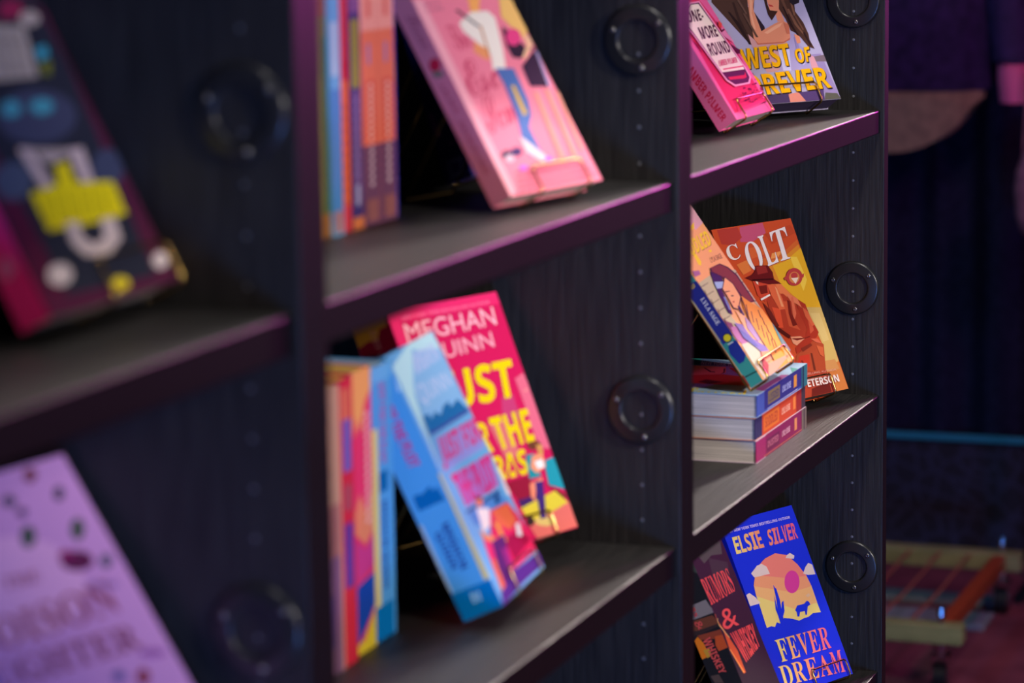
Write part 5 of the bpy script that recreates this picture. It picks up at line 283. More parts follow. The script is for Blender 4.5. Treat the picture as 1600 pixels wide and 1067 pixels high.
'rumors':{'loc': [1.9694, 0.05, 0.5892], 'yaw': 0.0802, 'lean': 0.3886, 'size': [0.1344, 0.226, 0.0306], 'base': (38, 34, 35), 'spine': (36, 34, 34), 'cover': [['p', (70, 80, 66), [(22.8, 222.8), (128.4, 212.8), (115.4, 200.1), (73.8, 208.7), (37.8, 208.3)]], ['p', (52, 54, 50), [(60.1, 209.0), (123.2, 188.6), (94.2, 157.9), (42.8, 180.6)]], ['p', (206, 90, 36), [(1.4, 153.5), (3.5, 151.5), (11.7, 139.8), (18.6, 129.2), (29.4, 111.6), (27.4, 87.4), (18.6, 88.3), (4.1, 121.6), (8.1, 137.9)]], ['p', (130, 62, 40), [(-7.3, 161.6), (5.5, 159.6), (2.2, 153.3), (-1.2, 149.8), (-23.3, 153.0)]], ['p', (214, 190, 110), [(4.1, 154.9), (5.8, 154.5), (0.8, 150.0), (20.8, 128.6), (18.2, 129.0), (-1.8, 150.0)]], ['p', (240, 150, 70), [(2.3, 120.7), (6.7, 119.4), (22.9, 88.6), (17.5, 89.5)]], ['t', (226, 84, 74), 'r', 'RUMORS', [(2.5, 169.5), (109.9, 158.3), (112.1, 184.7), (-2.9, 200.3)]], ['t', (226, 84, 74), 'c', '&', [(9.8, 139.6), (73.6, 128.8), (78.5, 149.8), (19.7, 158.8)]], ['t', (226, 84, 74), 'b', 'WHISKEY', [(40.0, 93.6), (117.7, 92.2), (120.8, 117.9), (26.6, 132.2)]]], 'spineart': [['p', (72, 78, 66), [(30.9, 222.2), (47.2, 224.0), (39.4, 205.4), (29.4, 207.4), (26.4, 211.5)]], ['p', (140, 126, 116), [(10.6, 177.1), (28.1, 178.0), (29.6, 170.5), (32.6, 162.6), (4.3, 162.1)]], ['p', (120, 66, 44), [(5.2, 161.2), (28.4, 160.4), (31.2, 153.6), (30.2, 149.6), (13.4, 148.9), (7.2, 150.0), (2.6, 151.2)]], ['p', (60, 44, 40), [(1.9, 151.3), (7.2, 150.0), (30.8, 150.2), (29.6, 147.3), (5.2, 145.2), (1.1, 145.9)]], ['p', (150, 66, 42), [(5.2, 145.2), (34.6, 143.4), (34.4, 135.9), (21.3, 136.1), (6.6, 139.7)]], ['p', (206, 84, 40), [(22.3, 138.6), (34.9, 137.2), (35.1, 127.0), (32.9, 123.4), (20.1, 122.7), (19.3, 129.5)]], ['p', (240, 126, 30), [(-2.2, 139.8), (4.8, 144.3), (8.1, 136.3), (9.6, 121.2), (-1.6, 119.9)]], ['p', (206, 150, 50), [(5.0, 128.6), (11.8, 129.2), (11.2, 120.7), (5.7, 119.7)]], ['p', (90, 70, 60), [(1.5, 100.8), (10.7, 99.8), (12.2, 89.4), (3.2, 92.4)]], ['t', (226, 84, 74), 'b', 'WHISKEY', [(8.0, 139.2), (11.5, 99.2), (19.5, 99.7), (17.4, 140.0)]], ['t', (226, 84, 74), 'c', '&', [(6.2, 159.1), (9.1, 149.7), (16.0, 151.3), (13.9, 160.7)]], ['t', (226, 84, 74), 'b', 'RS', [(10.8, 174.0), (10.2, 164.2), (13.5, 164.6), (14.2, 174.6)]]]},
'navy':{'loc': [1.472, 0.176, 1.2448], 'yaw': -0.08, 'lean': 0.3, 'size': [0.096, 0.205, 0.026], 'base': (38, 30, 92), 'spine': (40, 34, 96), 'cover': [['p', (70, 30, 90), [(-8.7, 54.7), (-10.4, 53.0), (-13.1, 51.5), (-16.7, 50.4), (-20.9, 49.6), (-25.4, 49.3), (-29.9, 49.4), (-34.1, 50.0), (-37.7, 51.0), (-40.5, 52.4), (-42.3, 54.0), (-43.0, 55.7), (-42.4, 57.4), (-40.8, 59.1), (-38.1, 60.6), (-34.5, 61.7), (-30.4, 62.5), (-25.9, 62.8), (-21.4, 62.7), (-17.1, 62.1), (-13.5, 61.1), (-10.6, 59.8), (-8.8, 58.2), (-8.1, 56.4)]], ['p', (60, 40, 110), [(7.1, 71.0), (5.5, 69.3), (2.9, 67.8), (-0.3, 66.6), (-4.1, 65.8), (-8.0, 65.4), (-12.0, 65.5), (-15.6, 66.0), (-18.7, 66.9), (-21.0, 68.2), (-22.4, 69.8), (-22.8, 71.5), (-22.2, 73.3), (-20.6, 75.0), (-18.1, 76.5), (-14.9, 77.7), (-11.2, 78.5), (-7.3, 78.9), (-3.3, 78.9), (0.4, 78.4), (3.5, 77.4), (5.8, 76.1), (7.3, 74.6), (7.7, 72.8)]], ['p', (50, 50, 120), [(14.5, -1.7), (12.8, -3.3), (10.0, -4.7), (6.3, -5.8), (2.1, -6.5), (-2.5, -6.7), (-7.1, -6.5), (-11.4, -5.8), (-15.0, -4.7), (-17.9, -3.3), (-19.7, -1.7), (-20.3, 0.1), (-19.8, 1.8), (-18.1, 3.5), (-15.4, 4.9), (-11.8, 6.0), (-7.6, 6.7), (-3.0, 6.9), (1.6, 6.7), (5.9, 6.1), (9.6, 5.0), (12.5, 3.6), (14.4, 1.9), (15.1, 0.1)]]], 'spineart': [['t', (150, 70, 150), 'b', 'NIGHT', [(2.0, 62.0), (3.5, 40.4), (9.7, 41.0), (7.5, 62.2)]], ['p', (110, 110, 170), [(7.1, 19.3), (21.9, 19.8), (19.4, 6.4), (5.7, 3.1)]], ['p', (50, 40, 110), [(9.0, 16.9), (19.0, 17.1), (17.5, 8.7), (8.8, 6.4)]], ['p', (100, 60, 130), [(19.4, 32.3), (19.1, 31.8), (18.6, 31.3), (18.0, 31.0), (17.3, 30.9), (16.5, 30.8), (15.7, 31.0), (14.9, 31.3), (14.2, 31.7), (13.7, 32.2), (13.4, 32.8), (13.3, 33.4), (13.3, 34.0), (13.6, 34.5), (14.1, 35.0), (14.7, 35.3), (15.5, 35.4), (16.3, 35.5), (17.1, 35.3), (17.9, 35.0), (18.5, 34.6), (19.0, 34.1), (19.4, 33.5), (19.5, 32.9)]]]}}
STACK = {'loc': [2.1642, 0.0353, 0.9122], 'L': 0.2039, 'T': 0.0237, 'cover': [['p', (50, 140, 130), [(134.0, -12.4), (118.9, -7.2), (107.0, 42.9), (117.9, 41.3)]], ['p', (90, 110, 150), [(121.0, -6.6), (62.5, 23.0), (55.1, 44.1), (109.4, 37.3)]], ['t', (205, 205, 220), 'b', 'NEW YORK TIMES', [(109.2, 35.5), (61.5, 42.2), (65.6, 27.4), (114.3, 13.4)]], ['p', (236, 170, 120), [(116.9, 44.6), (78.4, 45.0), (67.9, 80.5), (69.9, 89.7), (98.1, 107.5)]], ['p', (60, 36, 30), [(100.2, 56.1), (98.8, 55.7), (85.4, 76.6), (80.8, 77.1), (80.0, 82.0), (85.3, 81.8)]], ['p', (60, 36, 30), [(77.6, 55.3), (74.9, 58.1), (69.0, 82.6), (70.8, 91.6), (71.0, 79.7)]], ['p', (214, 90, 46), [(98.6, 105.9), (69.4, 91.3), (45.2, 100.1), (24.8, 152.8), (84.6, 152.6)]], ['p', (100, 44, 30), [(80.3, 143.1), (76.4, 127.0), (54.6, 137.8), (65.6, 154.0)]], ['p', (190, 80, 50), [(74.2, 49.2), (51.0, 58.7), (20.8, 151.8), (45.2, 100.1)]], ['p', (150, 80, 140), [(10.6, 173.3), (7.6, 79.8), (-9.8, 75.1), (-22.2, 108.8), (-11.6, 183.3)]], ['p', (206, 160, 180), [(-5.6, 160.9), (-9.1, 110.7), (-15.6, 92.2), (-13.4, 158.7)]], ['p', (90, 160, 150), [(10.1, 32.0), (-16.1, 49.4), (-22.0, 94.7), (-4.8, 78.1)]], ['t', (225, 205, 30), 'c', 'Lassoed', [(73.1, 219.0), (3.1, 215.7), (18.5, 175.5), (85.7, 177.5)]], ['t', (240, 240, 240), 'b', 'A NOVEL OF HEART', [(61.0, 231.5), (25.2, 234.2), (28.2, 225.7), (64.0, 221.3)]]]}
INFO = {
 'mystery': ('dark navy book with a magenta border, white and yellow lettering and pink spine', 'top left of the picture'),
 'lilac': ('lilac book with dark flowers and rose lettering in the lower left corner', ''),
 'pink': ('pale pink book showing a figure in white shirt and blue jeans', ''),
 'magenta': ('magenta book with big yellow lettering behind the sky blue book', ''),
 'sky': ('sky blue book with thick blue spine and pink lettering leaning on an easel', ''),
 'round': ('pink book with a cream phone-shaped panel on its cover, on the top right shelf', ''),
 'west': ('illustrated book with yellow western lettering and a long-haired woman', ''),
 'colt': ('orange book with a red cowboy in a hat behind the stack of three', ''),
 'cartoon': ('peach comic-style book with brown hat and navy spine standing on the stack', ''),
 'fever': ('bright blue book with a yellow and pink desert arch, bottom right shelf', ''),
 'rumors': ('black book with red lettering and an amber bottle beside the bright blue book', ''),
 'navy': ('dark navy book half hidden in shadow behind the pale pink book', ''),
}
EINFO = {
 'mystery': ('brass wire easel holding the dark navy and magenta book', dict(w0=.45, w1=.995, lip=.026)),
 'lilac': ('brass wire easel under the lilac flowered book', {}),
 'pink': ('brass wire easel holding the pale pink book', dict(w0=.3, w1=.83, reach=.055)),
 'magenta': ('brass wire easel holding the magenta book with yellow lettering', dict(w0=.3, w1=.78, reach=.045)),
 'sky': ('brass wire easel holding the sky blue book', dict(w0=.3, w1=.86)),
 'round': ('brass wire easel holding the pink book on the top right shelf', dict(w0=.16, w1=.86)),
 'west': ('brass wire easel holding the book with yellow western lettering', dict(w0=.08, w1=.78)),
 'colt': ('brass wire easel holding the orange cowboy book', dict(w0=.3, w1=.8)),
 'cartoon': ('brass wire easel standing on the stack of three books', dict(w0=.04, w1=.86, lip=.019, rod=.0013)),
 'fever': ('brass wire easel holding the bright blue desert book', dict(w0=.45, w1=.93, lip=.019)),
 'rumors': ('brass wire easel holding the black book with the amber bottle', dict(w0=.1, w1=.8)),
 'navy': ('brass wire easel behind the pale pink book, holding the dark navy book', {}),
}

# ---------------------------------------------------------------- the three bookcases
UW, TP, DEP, S = .80, .02, .38, 0.32782
REC, YR, HR = 0.0046, 0.0360, 0.1235
ZA = 1.24
LEVELS = [ZA+S*2, ZA+S, ZA, ZA-S, ZA-2*S, ZA-3*S]
def bookcase(k, label):
    x0 = k*UW
    e = thing('bookcase', label, 'bookcase', (x0, 0, 0), None, 'dark wood bookcases in a row')
    def panel(xa, xb, inner, holes):
        b = MB(); b.slab((xa, 0, 0), (xb, DEP, 2.22), wood_v, edge_m)
        for yy in ((YR, DEP-.05) if holes else ()):
            z = ZA+HR-.012+.032*(-25)
            for i in range(50):
                zz = z+i*.032
                if any(abs(zz-(L_-.013)) < .02 for L_ in LEVELS): continue
                c = (inner, yy, zz); n = 10
                sx = -1 if inner > UW/2 else 1
                ring = [(inner+sx*.0004, yy+.0016*math.cos(2*math.pi*j/n), zz+.0016*math.sin(2*math.pi*j/n)) for j in range(n)]
                b.add(ring+[(inner+sx*.0009, yy, zz)], [(j, (j+1) % n, n) for j in range(n)], pin_m, True)
        b.obj('side_panel', e, .0008)
    panel(0, TP, TP, False); panel(UW-TP, UW, UW-TP, True)
    b = MB(); b.box((TP, DEP-.006, .06), (UW-TP, DEP, 2.2), mat('back_board', (24, 22, 24), .7)); b.obj('back_panel', e)
    b = MB(); b.box((TP, 0, 2.2), (UW-TP, DEP, 2.22), wood_h); b.obj('top_panel', e)
    b = MB(); b.box((TP, .02, 0), (UW-TP, .036, .06), wood_h); b.obj('plinth', e)
    for L_ in LEVELS:
        b = MB(); b.slab((TP, REC, L_-.026), (UW-TP, DEP-.006, L_), wood_h, edge_m); b.obj('shelf', e, .0012)
    for L_ in LEVELS[1:5]:                                     # round black rings screwed to the inside of the right panel
        prof = [(.0310, 0), (.0310, .0018), (.0302, .0036), (.0285, .0044), (.0205, .0034), (.0190, .0040), (.0178, .0030), (.0176, 0)]
        cx, cy, cz = UW-TP, YR, L_+HR; n = 48
        rings = []
        for r, hgt in prof: rings.append([(cx-hgt, cy+r*math.cos(2*math.pi*j/n), cz+r*math.sin(2*math.pi*j/n)) for j in range(n)])
        b = MB(); b.loft(rings, ring_m, False); ro = b.obj('mounting_ring', e)
        for a in (38, 158, 278):
            yy, zz = cy-.0243*math.cos(math.radians(a-0)), cz+.0243*math.sin(math.radians(a))
            yy = cy+.0243*math.cos(math.radians(180-a))
            b = MB(); rr = [[(cx-.0036-hg, yy+r*math.cos(2*math.pi*j/12), zz+r*math.sin(2*math.pi*j/12)) for j in range(12)] for r, hg in ((.0028, 0), (.0026, .0009), (.0014, .0014), (.0003, .0008))]
            b.loft(rr, screw_m, True); b.obj('screw', ro)
bookcase(0, 'leftmost of three dark bookcases, blurred, holding the lilac book')
bookcase(1, 'middle one of three dark bookcases, holding the sky blue book')
bookcase(2, 'rightmost of three dark bookcases, holding the stack of three books')

# ---------------------------------------------------------------- displayed books on easels
for k, d in BOOKS.items():
    w, h, n = frame(d['yaw'], d['lean'])
    t = thing('book', INFO[k][0], 'book', d['loc'], cols(w, h, n), 'displayed books on easels')
    build_book(t, d['size'], d['base'], d['spine'], d['cover'], d['spineart'], pages=paper_mat('shaded_page_edges', (74, 62, 96)) if k == 'west' else None)  # dark violet pages carry the shade on this book's underside
    easel(d['loc'], d['yaw'], d['lean'], d['size'], EINFO[k][0], **EINFO[k][1])

# ---------------------------------------------------------------- the stack of three
def rect(rgb, n0, n1, h0, h1): return ['p', rgb, [(n0, h0), (n1, h0), (n1, h1), (n0, h1)]]
SL, ST = STACK['L'], STACK['T']
fl = V(STACK['loc'])
def sx(s): return (1-s)*SL*1000
def stxt(rgb, s0, s1, n0, n1, text, f='b'): return ['t', rgb, f, text, [(n0, sx(s0)), (n0, sx(s1)), (n1, sx(s1)), (n1, sx(s0))]]
TM = ST*1000
SPN = [
 ((150, 40, 92), [rect((128, 30, 80), 0, TM, sx(.18), sx(.9)), rect((104, 30, 70), 4, TM-6, sx(.2), sx(.45)), rect((190, 120, 80), 1.4, 2.2, sx(0.15), sx(.9)), stxt((176, 100, 120), .22, .43, 8, 15, 'DUSTED'), stxt((226, 176, 190), .5, .66, 9, 15, 'LYLA SAGE'), rect((214, 140, 90), 6, 19, sx(.75), sx(.80)), rect((110, 100, 90), 0, TM, sx(.9), sx(1)), rect((60, 50, 60), 0, TM, sx(.94), sx(.96))]),
 ((44, 44, 84), [rect((196, 72, 40), 0, TM, sx(.14), sx(.92)), rect((214, 110, 40), 3, TM-4, sx(.17), sx(.47)), stxt((170, 60, 40), .2, .44, 6, 17, 'SADDLED'), stxt((246, 190, 160), .52, .69, 8, 15, 'LYLA SAGE'), rect((226, 130, 60), 5, 19, sx(.75), sx(.80)), rect((150, 44, 40), 0, TM, sx(.82), sx(.92)), rect((60, 52, 60), 0, TM, sx(.92), sx(1))]),
 ((62, 84, 160), [rect((42, 46, 118), 3, TM, sx(.14), sx(.88)), rect((200, 200, 214), 2, 2.6, sx(.2), sx(.8)), rect((120, 104, 70), 6, TM-4, sx(.21), sx(.44)), stxt((60, 56, 90), .23, .42, 8, 17, 'LASSOED'), stxt((170, 180, 226), .49, .66, 9, 16, 'LYLA SAGE'), rect((206, 140, 60), 6, 19, sx(.72), sx(.78)), rect((40, 110, 120), 0, TM, sx(.88), sx(1)), rect((20, 40, 70), 0, TM, sx(.9), sx(.93))])]
SLAB = ['magenta spined book at the bottom of the stack of three', 'orange spined book in the middle of the stack of three', 'navy spined book on top of the stack of three, under the easel']
for i in range(3):
    dx = (.0, .001, -.001)[i]
    t = thing('book', SLAB[i], 'book', (fl.x-dx, fl.y+(.0, .0012, -.0006)[i], fl.z+i*ST), cols(V((0,1,0)), V((-1,0,0)), V((0,0,1))), 'stacked paperbacks lying flat')
    build_book(t, (.134, SL, ST-.0004), ((190, 170, 180), (205, 140, 110), (160, 192, 214))[i], SPN[i][0], STACK['cover'] if i == 2 else (), SPN[i][1])

# ---------------------------------------------------------------- books standing upright
def upright(x, y, z, T, H, W, base, spine_rgb, art, label, group, top_art=None, tilt=0):
    mm = cols(V((0,1,0)), V((0,0,1)), V((1,0,0))); z += .0004
    if tilt: mm = Matrix.Rotation(tilt, 3, 'Y') @ mm
    t = thing('book', label, 'book', (x, y, z), mm, group)
    build_book(t, (W, H, T), base, spine_rgb, (), art, top_art=top_art)
def ticks(rgb, n0, n1, h0, h1, step): 
    out = []; hh = h0
    while hh < h1:
        out.append(rect(rgb, n0, n1, hh, min(h1, hh+step*.6))); hh += step
    return out
G = 'books standing upright on the upper middle shelf'
XA = [1.126, 1.142, 1.163, 1.184, 1.206, 1.240, 1.2725, 1.287]
SA = [
 ((110, 112, 44), [rect((170, 110, 40), 0, 16, 0, 18), rect((124, 124, 44), 0, 16, 18, 120), rect((140, 90, 50), 0, 16, 165, 230), rect((70, 110, 70), 9, 16, 18, 150)], 'thin olive and orange spined book, leftmost on the upper middle shelf'),
 ((96, 156, 196), [rect((70, 124, 180), 0, 22, 10, 110), rect((170, 186, 202), 3, 15, 120, 160), rect((160, 110, 110), 3, 18, 2, 18), rect((190, 200, 210), 2, 14, 180, 205)], 'pale blue spined book between olive and red spines'),
 ((204, 52, 62), [rect((220, 92, 44), 0, 22, 20, 115), rect((196, 36, 44), 0, 22, 115, 130), *ticks((150, 40, 40), 9, 12, 20, 100, 9)], 'red and orange spined book on the upper middle shelf'),
 ((66, 50, 108), [rect((150, 132, 56), 3, 18, 108, 160), rect((118, 80, 128), 6, 15, 20, 105), rect((130, 80, 130), 0, 22, 165, 215), rect((216, 120, 70), 0, 22, 0, 9), rect((170, 160, 190), 8, 14, 18, 34), *ticks((150, 120, 170), 8, 13, 40, 104, 7)], 'dark purple spined book beside the two peach spines'),
 None, None,
 ((44, 54, 170), [rect((150, 140, 70), 3, 12, 106, 124), rect((90, 80, 150), 2, 10, 170, 205)], 'thin deep blue book, rightmost of the upright row'),
]
PEACH = ((232, 112, 86), [rect((240, 150, 136), 0, 34, 150, 222), rect((222, 92, 76), 7, 27, 64, 112), rect((112, 68, 96), 0, 34, 0, 62), rect((224, 100, 90), 12, 20, 160, 215), rect((170, 120, 160), 12, 18, 124, 140), *ticks((246, 190, 170), 14, 20, 66, 110, 5), *ticks((206, 170, 180), 13, 20, 30, 62, 6), rect((150, 90, 90), 6, 28, 3, 20)])
for i in range(7):
    s_ = SA[i] or (PEACH[0], PEACH[1], ('left one of two identical peach spined books', 'right one of two identical peach spined books')[i-4])
    upright(XA[i], .139+(.0, -.002, .001, 0, 0, 0, .005)[i], ZA, XA[i+1]-XA[i]-.0006, (.226, .224, .228, .226, .224, .224, .226)[i], .135, s_[0], s_[0], s_[1], s_[2], G)
G2 = 'books standing upright beside the sky blue book'
XB = [[1.0773, 1.1219], [1.1242, 1.1484], [1.1576, 1.1938], [1.1962, 1.2376]]
YB = [0.127, 0.128, 0.132, 0.133]
SB = [
 ((196, 150, 118), [rect((130, 90, 118), 0, 41, 0, 90), rect((170, 110, 100), 0, 41, 90, 130), rect((96, 70, 120), 8, 30, 20, 60)], 'cream and mauve spined book, leftmost on the lower middle shelf', [(0, .3, (255, 220, 110)), (.3, 1, (176, 190, 216))]),
 ((208, 42, 62), [rect((110, 96, 170), 5, 20, 150, 190), rect((220, 110, 80), 3, 18, 190, 214), rect((96, 60, 140), 4, 20, 60, 110), rect((170, 80, 90), 6, 18, 120, 140)], 'red spined book between the cream and the flame patterned spines', [(0, .45, (255, 226, 110)), (.45, 1, (250, 170, 186))]),
 ((232, 56, 100), [['p', (244, 166, 92), [(0, 170), (8, 186), (14, 172), (24, 196), (39, 206), (39, 224), (0, 224)]], ['p', (238, 136, 96), [(0, 112), (10, 126), (22, 110), (39, 130), (39, 96), (20, 84), (0, 96)]], ['p', (206, 60, 130), [(0, 56), (39, 66), (39, 92), (18, 80), (0, 92)]], ['p', (28, 72, 168), [(0, 8), (10, 14), (39, 36), (39, 60), (0, 54)]], ['p', (226, 196, 50), [(0, 0), (39, 0), (39, 34), (14, 10), (0, 8)]], *ticks((246, 190, 180), 22, 29, 100, 190, 6)], 'flame patterned pink and orange spined book left of the thin blue spine', [(0, .4, (255, 226, 110)), (.4, 1, (255, 186, 196))]),
 ((84, 160, 216), [rect((232, 214, 120), 0, 11, 26, 170), rect((4, 116, 180), 0, 37, 0, 28), rect((10, 104, 170), 12, 30, 118, 134), ['t', (196, 70, 150), 'b', 'JUST FOR THE PLOT', [(15, 205), (15, 140), (27, 140), (27, 205)]], ['t', (36, 80, 160), 'b', 'MEGHAN QUINN', [(15, 110), (15, 40), (27, 40), (27, 110)]], rect((110, 180, 224), 0, 37, 206, 222)], 'blue upright book with yellow edge stripe next to the leaning sky blue book', [(0, 1, (190, 210, 226))]),
]
for i in range(4):
    s_ = SB[i]
    upright(max(XB[i][0], XB[i-1][1] if i else 0), YB[i], ZA-S, XB[i][1]-max(XB[i][0], XB[i-1][1] if i else 0)-.0006, (.220, .222, .222, .219)[i], .138, s_[0], s_[0], s_[1], s_[2], G2, s_[3], 0)

# ---------------------------------------------------------------- the room
b = MB(); b.box((-3, -4.5, -.05), (7, 4, 0), noisy('dark_floor', (104, 50, 66), (128, 66, 82), (9, 9, 9), .6, .05)); struct(b.obj('floor'))
b = MB(); b.box((-3, DEP+.005, 0), (2.43, DEP+.105, 3.2), mat('dark_wall_paint', (22, 22, 30), .8)); struct(b.obj('wall_back'))
b = MB(); b.box((6.2, -4.5, 0), (6.3, 4, 3.2), mat('dark_wall_paint', (22, 22, 30), .8)); struct(b.obj('wall_right'))
b = MB(); b.box((2.43, 2.4, 0), (6.2, 2.5, 3.2), mat('dark_wall_paint', (22, 22, 30), .8)); struct(b.obj('wall_far'))
b = MB(); b.box((-3, -4.5, 3.2), (7, 4, 3.3), mat('dark_ceiling_paint', (18, 18, 22), .9)); struct(b.obj('ceiling'))

# low stage with a nosing coloured as lit teal, dark patterned front, and a pleated curtain on it
def damask():
    x = bpy.data.materials.new('dark_damask'); x.use_nodes = True; nt = x.node_tree; p = nt.nodes['Principled BSDF']
    tc = nt.nodes.new('ShaderNodeTexCoord'); vo = nt.nodes.new('ShaderNodeTexVoronoi'); vo.feature = 'DISTANCE_TO_EDGE'; vo.inputs['Scale'].default_value = 22
    rp = nt.nodes.new('ShaderNodeValToRGB'); rp.color_ramp.elements[0].color = lin((40, 44, 70)); rp.color_ramp.elements[1].color = lin((18, 18, 34)); rp.color_ramp.elements[1].position = .12
    nt.links.new(tc.outputs['Object'], vo.inputs['Vector']); nt.links.new(vo.outputs['Distance'], rp.inputs[0]); nt.links.new(rp.outputs[0], p.inputs['Base Color']); p.inputs['Roughness'].default_value = .7
    return x
e = thing('stage_platform', 'low dark platform with an edge strip along its top coloured as lit teal', 'platform', (5.41, 0, 0))
b = MB(); b.box((0, -2.5, 0), (.78, 2.3, .262), damask()); b.obj('base', e)
b = MB(); b.box((-.012, -2.5, .2625), (-.002, 2.3, .2765), mat('teal_lit_edging', (40, 140, 160), .4)); b.obj('edge_strip', e, .002)  # teal colour stands in for teal light along the edge
b = MB(); ny = 420; pts0 = []; pts1 = []
for i in range(ny+1):
    y = -1.0+3.0*i/ny; x = .025*math.sin(y*52)+.012*math.sin(y*23+1); pts0.append((x, y, 0)); pts1.append((x*.7, y, 2.4))
vv = pts0+pts1+[(p[0]+.006, p[1], p[2]) for p in pts0+pts1]; N1 = ny+1
b.add(vv, [(i+1, i, N1+i, N1+i+1) for i in range(ny)]+[(2*N1+i, 2*N1+i+1, 3*N1+i+1, 3*N1+i) for i in range(ny)], noisy('navy_curtain_cloth', (22, 26, 46), (32, 36, 60), (60, 60, 60), .85, .1, .1), True)
cu = b.obj('curtain'); cu.location = (5.452, 0, .2625); tag(cu, 'dark navy pleated curtain hanging behind the platform edge', 'curtain')

# low wheeled cart
cream = noisy('pale_green_wood', (120, 122, 80), (146, 146, 100), (30, 8, 30), .5, .05)
rust = mat('red_brown_wood', (150, 62, 34), .5)
steel = mat('chrome', (200, 205, 210), .15, 1)
rubber = mat('black_rubber', (20, 20, 24), .4)
cord = mat('pink_cord', (150, 84, 74), .6)
e = thing('wheeled_cart', 'low open cart of pale wooden beams with cords and casters', 'cart', (4.305, .29, 0))
def beam(xa, xb): 
    b = MB(); b.box((xa, 0, .094), (xb, .75, .130), cream); return b.obj('beam', e, .003)
beam(0, .04); beam(.6, .645)
b = MB(); b.box((.045, .030, .098), (.598, .056, .1285), rust); b.obj('side_rail', e, .003)
b = MB(); b.box((.045, .69, .098), (.598, .716, .1285), rust); b.obj('side_rail', e, .003)
for k in range(9):
    b = MB(); y = .105+k*.062; b.tube([(.038, y, .125), (.3, y, .119), (.602, y, .125)], .003, cord, 8); b.obj('cord', e)
for (xx, yy) in ((.018, .042), (.622, .042), (.018, .70), (.622, .70)):
    b = MB(); b.tube([(xx, yy, .128), (xx, yy, .150)], .006, steel, 14); b.tube([(xx, yy, .146), (xx, yy, .160)], [.009, .007], steel, 14); b.obj('bolt', e)
    b = MB(); b.tube([(xx, yy, .094), (xx, yy, .084)], .018, steel, 18); b.tube([(xx, yy, .084), (xx, yy, .070)], .010, steel, 14)
    b.box((xx-.012, yy-.016, .022), (xx+.016, yy-.0135, .072), steel); b.box((xx-.012, yy+.0135, .022), (xx+.016, yy+.016, .072), steel); b.box((xx-.012, yy-.016, .068), (xx+.016, yy+.016, .072), steel); ca = b.obj('caster', e)
    b = MB(); b.tube([(xx+.004, yy-.012, .027), (xx+.004, yy+.012, .027)], .027, rubber, 24); b.obj('wheel', ca)
pale = mat('pale_grey_board', (128, 134, 146), .6)
for (xa, xb, lb) in ((4.965, 5.03, 'pale grey board on the floor, farther one behind the cart'), (4.775, 4.885, 'pale grey board on the floor, nearer one under the cart')):
    b = MB(); b.box((xa, .34, 0), (xb, 1.0, .012), pale); tag(b.obj('board', None, .002), lb, 'board', 'pale boards on the floor')
b = MB(); b.box((3.2, -.6, 0), (4.27, 1.1, .006), noisy('plum_carpet', (96, 44, 60), (128, 62, 78), (220, 220, 220), .95, .4, .05)); tag(b.obj('rug'), 'plum red rug under the front of the low cart', 'rug')

# clothes rail with garments
black = mat('black_metal', (22, 20, 22), .4, .3)
e = thing('clothes_rail', 'dark metal clothes rail with a post at the right edge', 'clothes rail', (5.22, 0, 0))
b = MB(); b.tube([(0, .27, 1.75), (0, 1.25, 1.75)], .012, black, 14); b.obj('hanging_bar', e)
for yy in (.312, 1.23):
    b = MB(); b.tube([(0, yy, .02), (0, yy, 1.742)], .012, black, 14); b.obj('post', e)
    b = MB(); b.tube([(-.2, yy, .012), (.17, yy, .012)], .012, black, 14); b.obj('foot', e)
b = MB(); b.tube([(-.010, .312, 1.086), (-.058, .312, 1.092), (-.064, .312, 1.102)], .005, black, 10); b.obj('peg', e)
def ell(cx, cy, z, rx, ry, n=40, wob=0, zf=None):
    out = []
    for k in range(n):
        a = 2*math.pi*k/n; f = 1+wob*math.sin(7*a)+wob*.6*math.sin(11*a+1)
        out.append((cx+rx*f*math.cos(a), cy+ry*f*math.sin(a), z if zf is None else zf(a)))
    return out
purple = noisy('dark_purple_cloth', (40, 30, 62), (58, 40, 84), (40, 40, 40), .75, .3, .2)
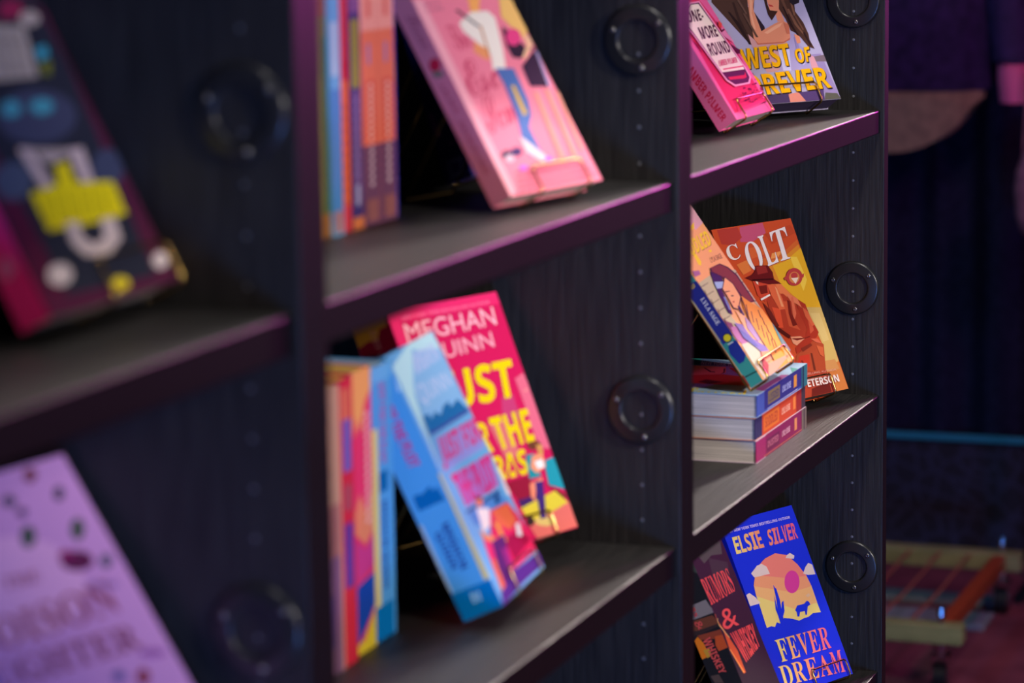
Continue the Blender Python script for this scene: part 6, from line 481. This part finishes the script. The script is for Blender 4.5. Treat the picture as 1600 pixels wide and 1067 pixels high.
e = thing('jacket', 'dark purple jacket hanging on the rail over a beige curved hem', 'jacket', (5.22, .62, 1.0))
b = MB(); b.loft([ell(0, 0, z, rx, ry, 48, w_) for z, rx, ry, w_ in ((.055, .075, .185, .03), (.06, .082, .192, .03), (.16, .082, .19, .025), (.165, .088, .196, .025), (.35, .09, .20, .03), (.55, .085, .20, .02), (.66, .05, .14, .0), (.68, .03, .06, 0))], purple); b.obj('body', e)
b = MB(); b.loft([ell(0, 0, 0, .072, .182, 48, .02, lambda a: .075), ell(0, 0, 0, .070, .182, 48, .02, lambda a: -.075+.115*max(0, -math.sin(a))**2.2+.02*max(0, math.sin(a))**2)], noisy('beige_cloth', (122, 104, 84), (140, 118, 94), (50, 50, 50), .8, .2, .1)); b.obj('shirt_hem', e)
b = MB(); b.loft([ell(-.01, y, z, r, r, 24, .03) for y, z, r in ((-.17, .60, .05), (-.215, .45, .05), (-.235, .25, .045), (-.245, .115, .04))], purple); b.obj('sleeve', e)
b = MB(); b.loft([ell(-.01, y, z, r, r, 24, .02) for y, z, r in ((-.245, .112, .03), (-.25, .08, .035), (-.255, .03, .034))], mat('pink_lining', (214, 96, 140), .6)); b.obj('cuff', e)
b = MB(); b.tube([(0, 0, .675), (0, 0, .715), (.021, .0, .738), (.010, 0, .7655), (-.008, 0, .7655), (-.017, 0, .752)], .0025, steel, 8); b.obj('hanger_hook', e)
e = thing('bag', 'mauve padded bag hanging from the rail post at the right edge', 'bag', (5.2, .312, .85))
b = MB(); mau = noisy('mauve_padding', (120, 78, 92), (150, 100, 112), (30, 30, 30), .6, .3, .3)
b.loft([ell(-.045, .0, z, rx, ry, 36, .02) for z, rx, ry in ((-.093, .01, .02), (-.085, .025, .032), (-.05, .031, .042), (0, .033, .046), (.04, .03, .042), (.08, .02, .028), (.092, .008, .012))], mau); b.obj('pouch', e)
b = MB(); b.tube([(-.045, -.028, .07), (-.045, -.02, .236), (-.045, -.012, .262), (-.045, .012, .262), (-.045, .02, .236), (-.045, .028, .07)], .003, mau, 8, False, .006); b.obj('strap', e)
